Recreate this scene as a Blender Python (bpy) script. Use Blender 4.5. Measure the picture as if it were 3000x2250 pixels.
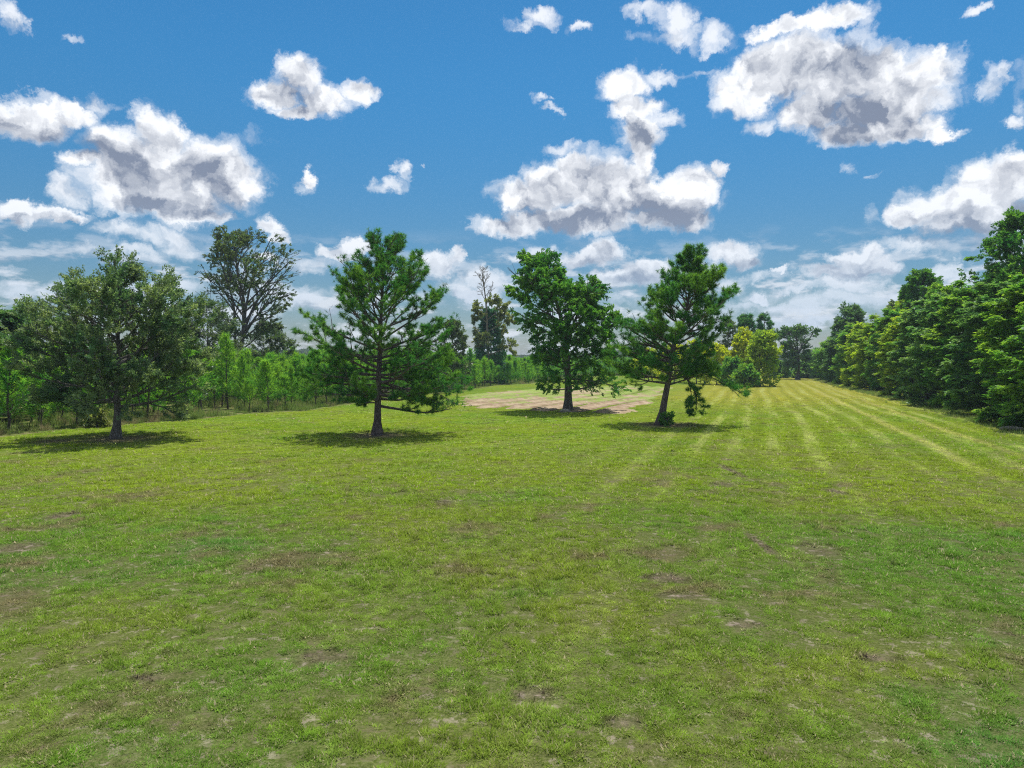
import bpy, math, random
import numpy as np
from math import radians, sin, cos, tan, atan2, sqrt, pi

# ------------------------------------------------------------------ camera, sky, sun
for o in list(bpy.data.objects):
    bpy.data.objects.remove(o)
scene = bpy.context.scene
COL = scene.collection
FPX, CX, CY = 2065.0, 1500.0, 1125.0          # focal length and centre of the 3000 x 2250 photograph
PITCH = radians(1.803)
CAMH = 4.0

cam_data = bpy.data.cameras.new('camera')
cam_data.sensor_width = 36.0
cam_data.lens = 36.0 * FPX / 3000.0
cam_data.clip_start = 0.1
cam_data.clip_end = 12000.0
cam = bpy.data.objects.new('camera', cam_data)
cam.location = (0, 0, CAMH)
cam.rotation_euler = (radians(90) - PITCH, 0, 0)
COL.objects.link(cam)
scene.camera = cam

SUN_EL, SUN_AZ = radians(74), radians(20)      # azimuth measured from +Y towards +X
EXPOSURE = 0.70
scene.view_settings.view_transform = 'Standard'
scene.view_settings.look = 'None'
scene.view_settings.exposure = EXPOSURE
scene.view_settings.gamma = 1.0
scene.view_settings.use_curve_mapping = False
scene.cycles.max_bounces = 8
scene.cycles.diffuse_bounces = 6
scene.cycles.glossy_bounces = 1
scene.cycles.transmission_bounces = 4
scene.cycles.volume_bounces = 0
scene.cycles.use_denoising = False
scene.cycles.filter_width = 1.15
scene.cycles.use_adaptive_sampling = True
scene.cycles.adaptive_threshold = 0.008
scene.cycles.sample_clamp_indirect = 4.0

sun_data = bpy.data.lights.new('sun', 'SUN')
sun_data.energy = 4.0
sun_data.angle = radians(0.53)
sun_data.color = (1.0, 0.95, 0.86)
sun = bpy.data.objects.new('sun', sun_data)
sun.rotation_euler = (radians(90) - SUN_EL, 0, pi - SUN_AZ)
sun.location = (0, 0, 60)
COL.objects.link(sun)


class NT:
    """tiny helper for node trees"""
    def __init__(self, tree):
        self.t = tree

    def n(self, kind, ins=None, **props):
        nd = self.t.nodes.new(kind)
        for k, v in props.items():
            setattr(nd, k, v)
        if ins:
            for k, v in ins.items():
                s = nd.inputs[k]
                if isinstance(v, bpy.types.NodeSocket):
                    self.t.links.new(v, s)
                else:
                    s.default_value = v
        return nd

    def math(self, op, a, b=None, c=None, clamp=False):
        ins = {0: a}
        if b is not None: ins[1] = b
        if c is not None: ins[2] = c
        nd = self.n('ShaderNodeMath', ins, operation=op)
        nd.use_clamp = clamp
        return nd.outputs[0]

    def vmath(self, op, a, b=None, c=None, out=0):
        ins = {0: a}
        if b is not None: ins[1] = b
        if c is not None: ins[2] = c
        return self.n('ShaderNodeVectorMath', ins, operation=op).outputs[out]

    def mix(self, f, a, b, blend='MIX'):
        nd = self.n('ShaderNodeMix', None, data_type='RGBA', blend_type=blend)
        for k, v in ((0, f), (6, a), (7, b)):
            if isinstance(v, bpy.types.NodeSocket):
                self.t.links.new(v, nd.inputs[k])
            else:
                if k and len(v) == 3: v = (*v, 1)
                nd.inputs[k].default_value = v
        return nd.outputs[2]

    def ramp(self, v, lo, hi, a=0.0, b=1.0, smooth=True):
        nd = self.n('ShaderNodeMapRange', {0: v, 1: lo, 2: hi, 3: a, 4: b},
                    interpolation_type='SMOOTHSTEP' if smooth else 'LINEAR')
        return nd.outputs[0]

    def noise(self, vec, scale, detail=3.0, rough=0.5, dist=0.0, out=0, dims='3D'):
        nd = self.n('ShaderNodeTexNoise', {'Vector': vec, 'Scale': scale, 'Detail': detail, 'Roughness': rough,
                                          'Distortion': dist}, noise_dimensions=dims)
        return nd.outputs[out]


def px_dir(px, py):
    x = (px - CX) / FPX
    u = (CY - py) / FPX
    v = np.array([x, cos(PITCH) + u * sin(PITCH), -sin(PITCH) + u * cos(PITCH)])
    return v / np.linalg.norm(v)


def ground_at(px, py):
    d = px_dir(px, py)
    t = CAMH / -d[2]
    return float(d[0] * t), float(d[1] * t)


world = bpy.data.worlds.new('World')
scene.world = world
world.use_nodes = True


def build_world():
    S = 2212 / 3000.0
    # cumulus bodies, soft wisps and thick grey cores: (x, y, rx, ry[, weight]) in degrees of arc after conversion
    bodies = [
        (60,265,120,42),(150,250,80,34),(345,285,60,58),(300,345,130,80),(430,370,140,78),(260,395,105,50),(490,390,105,72),
        (350,430,190,52),(185,352,62,26),(400,462,130,20),
        (650,170,56,46),(595,205,56,36),(690,225,78,38),(790,203,44,30),(640,248,48,22),
        (60,462,72,24),(45,448,38,28),(128,470,55,14),(590,494,34,22),(602,520,27,18),(1690,588,30,8),(1650,642,34,12),(1010,626,44,18),(1330,596,60,18),(560,560,26,10),(660,384,18,18),
        (1345,185,58,42),(1370,235,60,34),(1385,290,52,48),(1395,335,30,50),
        (1240,360,50,30),(1205,400,92,48),(1130,432,92,42),(1290,395,100,70),(1345,425,110,75),(1430,425,110,52),(1500,405,60,48),
        (1545,372,22,24),(1100,490,84,22),(1250,478,190,36),(1445,470,100,32),
        (1270,558,80,22),(1312,550,38,26),(1360,600,80,26),(1400,582,60,18),(1575,552,66,26),(1605,568,44,18),
        (1640,130,62,48),(1605,192,78,56),(1720,145,110,82),(1820,160,112,82),(1900,150,90,64),(1990,172,90,66),(2030,130,28,34),
        (1905,235,160,60),(1835,285,110,32),(2045,284,52,16),(1740,250,90,46),(1950,275,110,34),
        (2150,400,110,66),(2205,365,50,48),(2050,440,108,46),(1965,470,56,28),(2120,475,150,44),
        (1850,558,66,28),(1800,588,76,20),(1880,582,90,22),(960,568,42,26),(985,553,17,18),(730,548,54,16),(770,536,36,16),
        (1690,60,90,22),(1800,40,80,30),
    ]
    wisps = [
        (205,225,50,30,.8),(250,228,40,10,.6),(130,420,50,36,.9),(330,510,150,30,.95),(250,498,70,24,.9),(400,530,90,34,.9),
        (290,548,90,16,.8),(655,400,42,18,.6),(830,402,52,24,.95),(872,368,24,28,.95),(690,565,55,22,.8),(1000,620,70,30,.9),
        (1430,255,50,22,.9),(1430,160,55,26,.85),(1500,152,60,10,.5),(1180,553,60,20,.8),(1640,600,90,14,.7),(1560,620,70,30,.8),
        (1330,612,50,24,.8),(1640,640,60,20,.9),(1400,26,52,22,.8),(1462,40,58,44,.95),(1540,82,62,32,.9),(1470,72,100,22,.75),
        (1530,106,34,12,.6),(1165,32,34,26,.8),(1135,50,34,14,.6),(1250,52,26,14,.55),(2110,12,34,16,.75),(2140,190,34,46,.9),
        (2195,272,36,22,.85),(1560,215,48,44,.9),(1640,275,50,24,.9),(1830,362,30,18,.85),(1880,382,34,9,.5),(2000,530,120,26,.95),
        (2150,530,130,42,1.),(1820,615,130,20,.9),(2060,590,60,24,.9),(1700,665,300,20,.8),(1850,645,170,20,.85),(1650,690,60,12,.95),(1760,700,70,10,.9),(1560,680,60,16,.9),(930,650,60,20,.9),(880,600,40,14,.7),(1640,660,50,14,.9),(1720,625,44,12,.8),(50,625,130,28,.95),
        (0,575,90,16,.8),(600,640,130,44,.85),(1020,640,90,36,.9),(1040,600,90,24,.85),(1215,325,36,20,.95),(1185,225,18,12,.6),
        (1200,246,27,10,.7),(22,40,34,38,.8),(140,66,34,12,.55),(1110,555,40,14,.8),(540,300,40,24,.6),(1565,430,30,30,.7),
        (2170,165,30,26,.8),(925,350,10,5,.7),(1880,470,30,22,.5),(450,420,140,70,.6),(300,620,200,30,.7),
        (780,640,110,30,.8),(1680,700,260,16,.7),(1340,660,200,24,.7),(2100,620,120,30,.7),(150,540,60,18,.6),(2212,190,30,60,.6),
    ]
    cores = [
        (285,358,80,56,1.),(360,450,160,20,1.),(420,400,110,50,.42),(480,430,70,40,.4),(90,295,150,20,.55),(615,205,56,26,.55),(650,250,40,16,.35),
        (1375,305,32,50,.75),(1135,482,120,26,.85),(1290,485,190,32,1.),(1450,462,100,32,.8),(1290,415,60,50,.45),(1210,420,60,30,.4),(1400,400,30,30,.3),
        (1280,576,80,14,.8),(1360,615,80,16,.6),(1845,238,120,58,1.),(1760,190,95,62,.6),(1880,292,120,18,.75),(1865,130,60,40,.4),(1660,170,40,40,.35),
        (1960,240,60,34,.45),(2150,535,120,34,1.),(2200,430,50,60,.5),(2080,505,120,18,.7),(2050,470,100,16,.5),(1865,597,90,14,.8),(1850,570,60,12,.35),
        (1590,575,60,14,.5),(60,475,70,9,.4),(960,585,50,14,.4),
    ]

    def conv(e):
        x, y, rx, ry = [v / S for v in e[:4]]
        w = e[4] if len(e) > 4 else 1.0
        def ae(a, b):
            d = px_dir(a, b)
            return atan2(d[0], d[1]), math.asin(d[2])
        a0, e0 = ae(x, y)
        ax, _ = ae(x + rx, y); ax2, _ = ae(x - rx, y)
        _, ey = ae(x, y - ry); _, ey2 = ae(x, y + ry)
        return a0, e0, (ax - ax2) / 2, (ey - ey2) / 2, w
    bodies, wisps, cores = [[conv(e) for e in L] for L in (bodies, wisps, cores)]

    t = NT(world.node_tree)
    t.t.nodes.clear()
    tc = t.n('ShaderNodeTexCoord').outputs['Generated']
    sep = t.n('ShaderNodeSeparateXYZ', {0: tc})
    az = t.math('ARCTAN2', sep.outputs[0], sep.outputs[1])
    el = t.math('ARCSINE', sep.outputs[2])
    P = t.n('ShaderNodeCombineXYZ', {0: az, 1: el, 2: 0.37}).outputs[0]
    sky = t.n('ShaderNodeTexSky', sky_type='NISHITA', sun_disc=False, sun_elevation=SUN_EL, sun_rotation=SUN_AZ,
              altitude=0, air_density=1.0, dust_density=0.45, ozone_density=3.0).outputs[0]
    hs = t.n('ShaderNodeHueSaturation', {'Hue': 0.494, 'Saturation': 1.25, 'Value': 0.74, 'Color': sky}).outputs[0]
    clear = t.mix(t.ramp(el, -0.02, 0.42), (0.48, 0.50, 0.55), (0.46, 0.86, 0.95))
    hs = t.mix(1.0, hs, clear, 'MULTIPLY')

    # warped coordinate and two samples of the billow noise (the second a little towards the sun)
    wn = t.noise(P, 13.0, 7.0, 0.68, out=1)
    w0 = t.vmath('SUBTRACT', wn, (.5, .5, .5))
    Pw = t.vmath('MULTIPLY_ADD', w0, (.085, .070, 0), P)

    def billow(vec, det=9.0, vd=3.0):
        a = t.noise(vec, 19.0, det, 0.56)
        v = t.n('ShaderNodeTexVoronoi', {'Vector': vec, 'Scale': 32.0, 'Detail': vd, 'Roughness': 0.55},
                feature='F1', normalize=True)
        b = t.math('MULTIPLY_ADD', v.outputs['Distance'], -1.0, 0.40)
        c = t.math('MULTIPLY_ADD', a, 3.0, -1.50)
        return t.math('ADD', b, c)
    N0 = billow(Pw)
    P2 = t.vmath('ADD', Pw, (0.002, 0.016, 0.0))
    NS = billow(Pw, 3.5, 1.2)
    N1 = billow(P2, 3.5, 1.2)
    P3 = t.vmath('ADD', Pw, (0.001, 0.006, 0.0))
    N2 = t.noise(P3, 60.0, 5.0, 0.65)
    N3 = t.noise(Pw, 60.0, 5.0, 0.65)
    rel = t.math('SUBTRACT', NS, N1)
    rel2 = t.math('SUBTRACT', N3, N2)

    WHITE, GREY = (6.3, 6.45, 6.7), (1.45, 1.75, 2.40)

    def field(els, start=-1.0):
        cur = start
        for a0, e0, ra, re, w in els:
            q = t.vmath('MULTIPLY_ADD', Pw, (1 / ra, 1 / re, 0), (-a0 / ra, -e0 / re, 0))
            r2 = t.vmath('DOT_PRODUCT', q, q, out=1)
            m = t.math('MULTIPLY_ADD', r2, -w, w)
            cur = m if cur == -1.0 and not isinstance(cur, bpy.types.NodeSocket) else t.math('MAXIMUM', cur, m)
        return cur if isinstance(cur, bpy.types.NodeSocket) else None

    def shade(bl, wl, cl):
        M = field(bl); W = field(wl); D = field(cl)
        def val(x, d=-1.0):
            return x if x is not None else d
        Mn = t.math('MULTIPLY_ADD', N0, 0.55, val(M))
        aB = t.ramp(Mn, -0.14, 0.72)
        Wn = t.math('MULTIPLY_ADD', N0, 0.95, val(W))
        aW = t.ramp(Wn, 0.05, 1.25, 0.0, 0.88)
        aH = t.ramp(t.math('MULTIPLY_ADD', N0, 1.25, val(M)), -0.30, 0.75, 0.0, 0.60)
        alpha = t.math('MAXIMUM', t.math('MAXIMUM', aB, aH), aW)
        Dn = t.math('MULTIPLY_ADD', NS, -0.55, val(D))
        g = t.ramp(Dn, -0.8, 0.95, 0.0, 0.84, smooth=False)
        thick = t.ramp(t.math('MULTIPLY_ADD', NS, -0.5, val(M)), 0.1, 1.1, 0.0, 0.24, smooth=False)
        s = t.math('ADD', g, thick)
        s = t.math('ADD', s, -0.05)
        s = t.math('MULTIPLY_ADD', rel, -0.70, s)
        s = t.math('MULTIPLY_ADD', rel2, -0.45, s, clamp=True)
        col = t.mix(s, WHITE, GREY)
        # low clouds are paler and bluer through the long air path
        lowf = t.ramp(el, 0.01, 0.24, 0.72, 0.0)
        col = t.mix(lowf, col, (2.6, 3.5, 4.6))
        return t.mix(alpha, hs_low, col)

    # far-off layered cloudlets and haze low over the horizon
    LB = t.n('ShaderNodeCombineXYZ', {0: t.math('MULTIPLY', az, 14.0), 1: t.math('MULTIPLY', el, 42.0), 2: 3.1}).outputs[0]
    LB2 = t.vmath('ADD', LB, (0.05, 0.35, 0.0))
    lb = t.noise(LB, 1.0, 7.0, 0.58); lb2 = t.noise(LB2, 1.0, 4.0, 0.58)
    lr = t.math('MULTIPLY', t.ramp(el, -0.01, 0.02), t.ramp(el, 0.09, 0.19, 1.0, 0.0))
    la = t.math('MULTIPLY', t.ramp(lb, 0.46, 0.60), t.math('MULTIPLY', lr, 0.80))
    ls = t.ramp(t.math('SUBTRACT', lb, lb2), -0.07, 0.10)
    hs_low = t.mix(la, hs, t.mix(ls, (2.7, 3.25, 4.0), (5.0, 5.3, 5.8)))

    def bg(colr):
        return t.n('ShaderNodeBackground', {'Color': colr, 'Strength': 0.1}).outputs[0]

    edges = [-0.72, -0.44, -0.22, 0.0, 0.16, 0.36, 0.50, 0.78]
    def leaf(k):
        lo, hi = edges[k] - .02, edges[k + 1] + .02
        pick = lambda L: [e for e in L if e[0] + e[2] * 1.25 > lo and e[0] - e[2] * 1.25 < hi]
        return bg(shade(pick(bodies), pick(wisps), pick(cores)))
    # the sky outside the photograph: scattered cumulus, its unseen cover raised to add fill light
    big = t.noise(P, 3.3, 2.0, 0.5)
    gm = t.math('MULTIPLY_ADD', big, 5.0, -2.35)
    Mn = t.math('MULTIPLY_ADD', N0, 0.62, gm)
    aO = t.ramp(Mn, 0.0, 0.3)
    sO = t.math('MULTIPLY_ADD', rel, -0.95, t.ramp(Mn, 0.2, 1.3, 0.0, 0.75), clamp=True)
    outer = bg(t.mix(aO, hs, t.mix(sO, WHITE, GREY)))

    def split(i, j):
        if j - i == 1:
            return leaf(i)
        m = (i + j) // 2
        A = split(i, m)
        B = split(m, j)
        f = t.math('GREATER_THAN', az, edges[m])
        nd = t.n('ShaderNodeMixShader', {0: f})
        t.t.links.new(A, nd.inputs[1]); t.t.links.new(B, nd.inputs[2])
        return nd.outputs[0]
    inner = split(0, len(edges) - 1)
    out1 = t.math('GREATER_THAN', t.math('ABSOLUTE', t.math('SUBTRACT', az, 0.03)), 0.74)
    out2 = t.math('GREATER_THAN', el, 0.60)
    out3 = t.math('LESS_THAN', el, -0.02)
    f = t.math('MAXIMUM', t.math('MAXIMUM', out1, out2), out3)
    nd = t.n('ShaderNodeMixShader', {0: f})
    t.t.links.new(inner, nd.inputs[1]); t.t.links.new(outer, nd.inputs[2])
    t.n('ShaderNodeOutputWorld', {0: nd.outputs[0]})


build_world()
world.cycles.sampling_method = 'NONE'

# ------------------------------------------------------------------ helpers
RNG = np.random.default_rng(7)


def tag(o, label=None, cat=None, group=None, kind=None):
    if label: o['label'] = label
    if cat: o['category'] = cat
    if group: o['group'] = group
    if kind: o['kind'] = kind
    return o


def empty(name, loc, rz=0.0):
    o = bpy.data.objects.new(name, None)
    o.empty_display_size = 0.3
    o.location = loc
    o.rotation_euler = (0, 0, rz)
    COL.objects.link(o)
    return o


def raw_mesh(name, verts, faces, tint=None, smooth=False):
    """faces: (n,3) or (n,4) int array"""
    verts = np.asarray(verts, np.float32); faces = np.asarray(faces, np.int32)
    k = faces.shape[1]
    me = bpy.data.meshes.new(name)
    me.vertices.add(len(verts)); me.vertices.foreach_set('co', verts.ravel())
    me.loops.add(faces.size); me.loops.foreach_set('vertex_index', faces.ravel())
    me.polygons.add(len(faces))
    me.polygons.foreach_set('loop_start', np.arange(len(faces), dtype=np.int32) * k)
    me.polygons.foreach_set('loop_total', np.full(len(faces), k, np.int32))
    if smooth:
        me.polygons.foreach_set('use_smooth', np.ones(len(faces), bool))
    if tint is not None:
        a = me.attributes.new('tint', 'FLOAT', 'POINT')
        a.data.foreach_set('value', np.asarray(tint, np.float32))
    me.update(calc_edges=True)
    return me


def link_mesh(name, me, mat, parent=None, col=None):
    o = bpy.data.objects.new(name, me)
    if mat is not None and not me.materials:
        me.materials.append(mat)
    (col or COL).objects.link(o)
    if parent is not None:
        o.parent = parent
    return o


def norm(v):
    return v / np.maximum(np.linalg.norm(v, axis=-1, keepdims=True), 1e-9)


def vnoise(p, seed=0):
    """smooth value noise in 0..1 for an (n,3) or (n,2) array"""
    p = np.asarray(p, float)
    if p.shape[1] == 2:
        p = np.c_[p, np.zeros(len(p))]
    i = np.floor(p).astype(np.int64); f = p - i
    f = f * f * (3 - 2 * f)
    def h(a, b, c):
        n = (a * 73856093) ^ (b * 19349663) ^ (c * 83492791) ^ (seed * 2654435761)
        n = (n ^ (n >> 13)) * 1274126177 & 0x7fffffff
        n = (n ^ (n >> 11)) * 1103515245 & 0x7fffffff
        return ((n >> 8) & 0xffff) / 65535.0
    r = 0
    for dx in (0, 1):
        wx = f[:, 0] if dx else 1 - f[:, 0]
        for dy in (0, 1):
            wy = f[:, 1] if dy else 1 - f[:, 1]
            for dz in (0, 1):
                wz = f[:, 2] if dz else 1 - f[:, 2]
                r = r + wx * wy * wz * h(i[:, 0] + dx, i[:, 1] + dy, i[:, 2] + dz)
    return r


def fbm(p, seed=0, octs=4):
    s = 0; a = 1; tot = 0
    p = np.asarray(p, float)
    for k in range(octs):
        s = s + a * vnoise(p * 2 ** k + 17.3 * k, seed + k); tot += a; a *= .5
    return s / tot


def in_poly(x, y, poly):
    inside = np.zeros(len(x), bool)
    n = len(poly)
    for i in range(n):
        x1, y1 = poly[i]; x2, y2 = poly[(i + 1) % n]
        c = ((y1 > y) != (y2 > y)) & (x < (x2 - x1) * (y - y1) / (y2 - y1 + 1e-12) + x1)
        inside ^= c
    return inside


# ------------------------------------------------------------------ layout on the ground
PHI = atan2(2220 - CX, FPX)                     # the mowing runs towards this azimuth
TREE_A, TREE_B, TREE_C, TREE_D = ground_at(340, 1285), ground_at(1105, 1275), ground_at(1665, 1205), ground_at(1935, 1245)
EDGE_PX = [(-700, 1360), (-300, 1325), (0, 1281), (200, 1258), (316, 1250), (588, 1228), (741, 1211), (900, 1204), (1045, 1182), (1200, 1160), (1370, 1143), (1458, 1129), (1560, 1124), (1700, 1104), (1950, 1098)]
EDGE = [ground_at(*p) for p in EDGE_PX]
PLANT_POLY = EDGE + [(60, 330), (-260, 330), (-260, 30)]
FIELD_PX = [(1345, 1186), (1400, 1194), (1469, 1197), (1562, 1203), (1663, 1206), (1760, 1211), (1840, 1213), (1868, 1195), (1912, 1168), (1965, 1136), (1880, 1130), (1700, 1136), (1600, 1138), (1536, 1143), (1440, 1150), (1376, 1158)]
FIELD = [ground_at(*p) for p in FIELD_PX]
HEDGE_PX = [(2375, 1106), (2408, 1117), (2480, 1137), (2560, 1157), (2639, 1174), (2720, 1197), (2800, 1220), (2880, 1240), (2946, 1258), (3050, 1285), (3200, 1325), (3500, 1400)]
HEDGE = [ground_at(*p) for p in HEDGE_PX]

# ------------------------------------------------------------------ materials
def new_mat(name):
    m = bpy.data.materials.new(name)
    m.use_nodes = True
    m.node_tree.nodes.clear()
    return m, NT(m.node_tree)


WORN = []
for (qx, qy, qrx, qry) in ((1570, 993, 20, 4), (1560, 1047, 50, 8), (1575, 1015, 14, 18), (1805, 1062, 26, 9), (1440, 1250, 70, 12), (1480, 1288, 60, 8), (1770, 1190, 55, 20),
                           (25, 1185, 60, 15), (1610, 1350, 60, 16), (130, 1115, 34, 12), (960, 1085, 30, 8), (1650, 1180, 14, 40), (700, 1420, 80, 22), (1150, 1500, 70, 25), (330, 1465, 60, 14),
                           (1890, 1420, 60, 14), (1350, 1560, 60, 20)):
    k = 3000 / 2212
    a, b = ground_at(qx * k, qy * k)
    a2, b2 = ground_at((qx + qrx) * k, qy * k)
    _, b3 = ground_at(qx * k, (qy - qry) * k)
    WORN.append((a, b, abs(a2 - a), abs(b3 - b)))


def lawn_group():
    g = bpy.data.node_groups.new('lawn_colour', 'ShaderNodeTree')
    g.interface.new_socket('Position', in_out='INPUT', socket_type='NodeSocketVector')
    g.interface.new_socket('Color', in_out='OUTPUT', socket_type='NodeSocketColor')
    t = NT(g)
    gi = t.n('NodeGroupInput'); P = gi.outputs[0]
    P = t.vmath('MULTIPLY', P, (1, 1, 0))
    sep = t.n('ShaderNodeSeparateXYZ', {0: P}); x, y = sep.outputs[0], sep.outputs[1]
    s = t.math('SUBTRACT', t.math('MULTIPLY', x, cos(PHI)), t.math('MULTIPLY', y, sin(PHI)))
    al = t.math('ADD', t.math('MULTIPLY', x, sin(PHI)), t.math('MULTIPLY', y, cos(PHI)))
    big = t.noise(P, 0.11, 3.0, 0.55, 0.3)
    med = t.noise(P, 0.55, 4.0, 0.6)
    fin = t.noise(P, 3.5, 4.0, 0.65)
    col = t.mix(t.ramp(big, 0.36, 0.62), (0.105, 0.215, 0.026), (0.185, 0.245, 0.030))
    # lusher blue-green patches
    lush = t.noise(t.vmath('ADD', P, (31, 7, 0)), 0.23, 3.0, 0.6)
    col = t.mix(t.ramp(lush, 0.56, 0.72, 0, 0.7), col, (0.080, 0.215, 0.042))
    # the middle of the lawn is yellower, the far strip straw coloured
    mid = t.math('MULTIPLY', t.ramp(y, 13, 24), t.ramp(y, 40, 75, 1.0, 0.5))
    col = t.mix(t.math('MULTIPLY', mid, t.ramp(med, 0.3, 0.7, 0.35, 0.8)), col, (0.205, 0.285, 0.012))
    rgt = t.ramp(s, -16, -4)
    far = t.math('MULTIPLY', t.ramp(y, 46, 88), rgt)
    col = t.mix(t.math('MULTIPLY', far, t.ramp(med, 0.3, 0.7, 0.5, 0.9)), col, (0.38, 0.345, 0.050))
    # mowing stripes: light windrows of clippings
    wob = t.math('MULTIPLY_ADD', t.noise(P, 0.035, 1.0, 0.5), 2.6, s)
    wv = t.math('SINE', t.math('MULTIPLY', wob, 2 * pi / 1.75))
    line = t.ramp(wv, 0.0, 0.95)
    dark = t.ramp(wv, -0.95, -0.2, 1.0, 0.0)
    SP = t.n('ShaderNodeCombineXYZ', {0: t.math('MULTIPLY', s, 0.62), 1: t.math('MULTIPLY', al, 0.075), 2: 0.0}).outputs[0]
    brk = t.ramp(t.noise(SP, 1.0, 4.0, 0.6), 0.40, 0.62)
    reg = t.math('MULTIPLY', t.ramp(s, -10, -3), t.ramp(y, 14, 36, 0.22, 0.9))
    reg = t.math('MULTIPLY', reg, t.ramp(y, 110, 150, 1.0, 0.35))
    amt = t.math('MULTIPLY', t.math('MULTIPLY', line, brk), t.math('MULTIPLY', reg, 0.62))
    col = t.mix(amt, col, (0.42, 0.45, 0.15))
    damt = t.math('MULTIPLY', t.math('MULTIPLY', dark, reg), 0.30)
    col = t.mix(damt, col, (0.12, 0.16, 0.018))
    # two worn tracks along the hedge
    tr = t.math('PINGPONG', t.math('ADD', t.math('SUBTRACT', s, 8.3), t.math('MULTIPLY', big, 1.0)), 1.3)
    trk = t.math('MULTIPLY', t.ramp(tr, 0.0, 0.5, 1.0, 0.0), t.math('MULTIPLY', t.ramp(s, 6.2, 7.4), t.ramp(s, 11.4, 12.4, 1.0, 0.0)))
    col = t.mix(t.math('MULTIPLY', trk, t.ramp(y, 20, 40, 0.1, 0.6)), col, (0.42, 0.40, 0.13))
    # faint older passes over the rest, another heading
    s2 = t.math('ADD', t.math('MULTIPLY', x, 0.62), t.math('MULTIPLY', y, -0.78))
    w2 = t.math('SINE', t.math('MULTIPLY', t.math('MULTIPLY_ADD', big, 6.0, s2), 2 * pi / 1.6))
    a2 = t.math('MULTIPLY', t.math('MULTIPLY', t.ramp(w2, 0.2, 1.0), t.ramp(s, -9, -4, 0.26, 0.0)), t.math('MULTIPLY', t.ramp(y, 18, 30), t.ramp(lush, 0.4, 0.6)))
    col = t.mix(a2, col, (0.31, 0.37, 0.11))
    # thatch and thin brown places
    th = t.noise(t.vmath('ADD', P, (3, 61, 0)), 0.42, 7.0, 0.68)
    thf = t.ramp(th, 0.52, 0.66, 0.0, 0.85)
    near = t.ramp(y, 14, 40, 1.0, 0.5)
    col = t.mix(t.math('MULTIPLY', thf, near), col, (0.185, 0.150, 0.085))
    # bare ground round the trunks
    dm = None
    for i, (bx, by, r) in enumerate(((TREE_A[0] + 0.3, TREE_A[1] - .2, 2.3), (TREE_B[0], TREE_B[1] - .2, 2.0), (TREE_C[0], TREE_C[1], 1.2), (TREE_D[0] + .3, TREE_D[1], 2.3), (TREE_A[0] - 2.4, TREE_A[1] - 1.2, 1.2))):
        q = t.vmath('MULTIPLY_ADD', P, (1 / r, 1 / r, 0), (-bx / r, -by / r, 0))
        L = t.vmath('LENGTH', q, out=1)
        dm = L if dm is None else t.math('MINIMUM', dm, L)
    df = t.math('MULTIPLY_ADD', fin, 1.0, dm)
    col = t.mix(t.ramp(df, 0.7, 1.9, 0.92, 0.0), col, (0.165, 0.128, 0.092))
    wd = None
    for (bx, by, ra, rb) in WORN:
        q = t.vmath('MULTIPLY_ADD', P, (1 / ra, 1 / rb, 0), (-bx / ra, -by / rb, 0))
        L = t.vmath('LENGTH', q, out=1)
        wd = L if wd is None else t.math('MINIMUM', wd, L)
    wf = t.math('ADD', t.math('MULTIPLY_ADD', med, 1.6, wd), t.math('MULTIPLY', fin, 1.6))
    col = t.mix(t.ramp(wf, 1.7, 2.7, 0.95, 0.0), col, t.mix(t.ramp(fin, 0.4, 0.6), (0.105, 0.078, 0.060), (0.24, 0.18, 0.15)))
    # fine value variation
    v = t.ramp(fin, 0.28, 0.72, 0.55, 1.35, smooth=False)
    col = t.mix(1.0, col, t.n('ShaderNodeCombineXYZ', {0: v, 1: v, 2: v}).outputs[0], 'MULTIPLY')
    t.n('NodeGroupOutput', {0: col})
    return g


LAWN = lawn_group()


def lawn_material():
    m, t = new_mat('mown_grass_ground')
    pos = t.n('ShaderNodeNewGeometry').outputs['Position']
    grp = t.n('ShaderNodeGroup'); grp.node_tree = LAWN
    t.t.links.new(pos, grp.inputs[0])
    col = grp.outputs[0]
    sep = t.n('ShaderNodeSeparateXYZ', {0: pos}); y = sep.outputs[1]
    # close by, dry thatch and sandy soil show between the blades
    soiln = t.noise(pos, 5.5, 6.0, 0.7)
    soil = t.mix(t.ramp(t.noise(pos, 1.7, 3.0, 0.5), 0.4, 0.62), (0.135, 0.105, 0.075), (0.30, 0.245, 0.205))
    thatch = t.mix(t.ramp(t.noise(pos, 26.0, 3.0, 0.7), 0.35, 0.65), (0.045, 0.056, 0.017), (0.150, 0.145, 0.070))
    under = t.mix(t.ramp(soiln, 0.52, 0.60), thatch, soil)
    ny = t.ramp(y, 16, 46, 0.75, 0.08)
    col = t.mix(ny, col, under)
    # tufty dark gaps further off where no separate blades are built
    gap = t.noise(pos, 9.0, 5.0, 0.7)
    col = t.mix(t.ramp(gap, 0.34, 0.50, 0.42, 0.0), col, (0.060, 0.085, 0.018))
    h = t.noise(pos, 7.0, 6.0, 0.72)
    b = t.n('ShaderNodeBump', {'Strength': 0.9, 'Distance': 0.06, 'Height': h}).outputs[0]
    bs = t.n('ShaderNodeBsdfDiffuse', {'Color': col, 'Roughness': 0.8, 'Normal': b})
    t.n('ShaderNodeOutputMaterial', {0: bs.outputs[0]})
    return m


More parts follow.
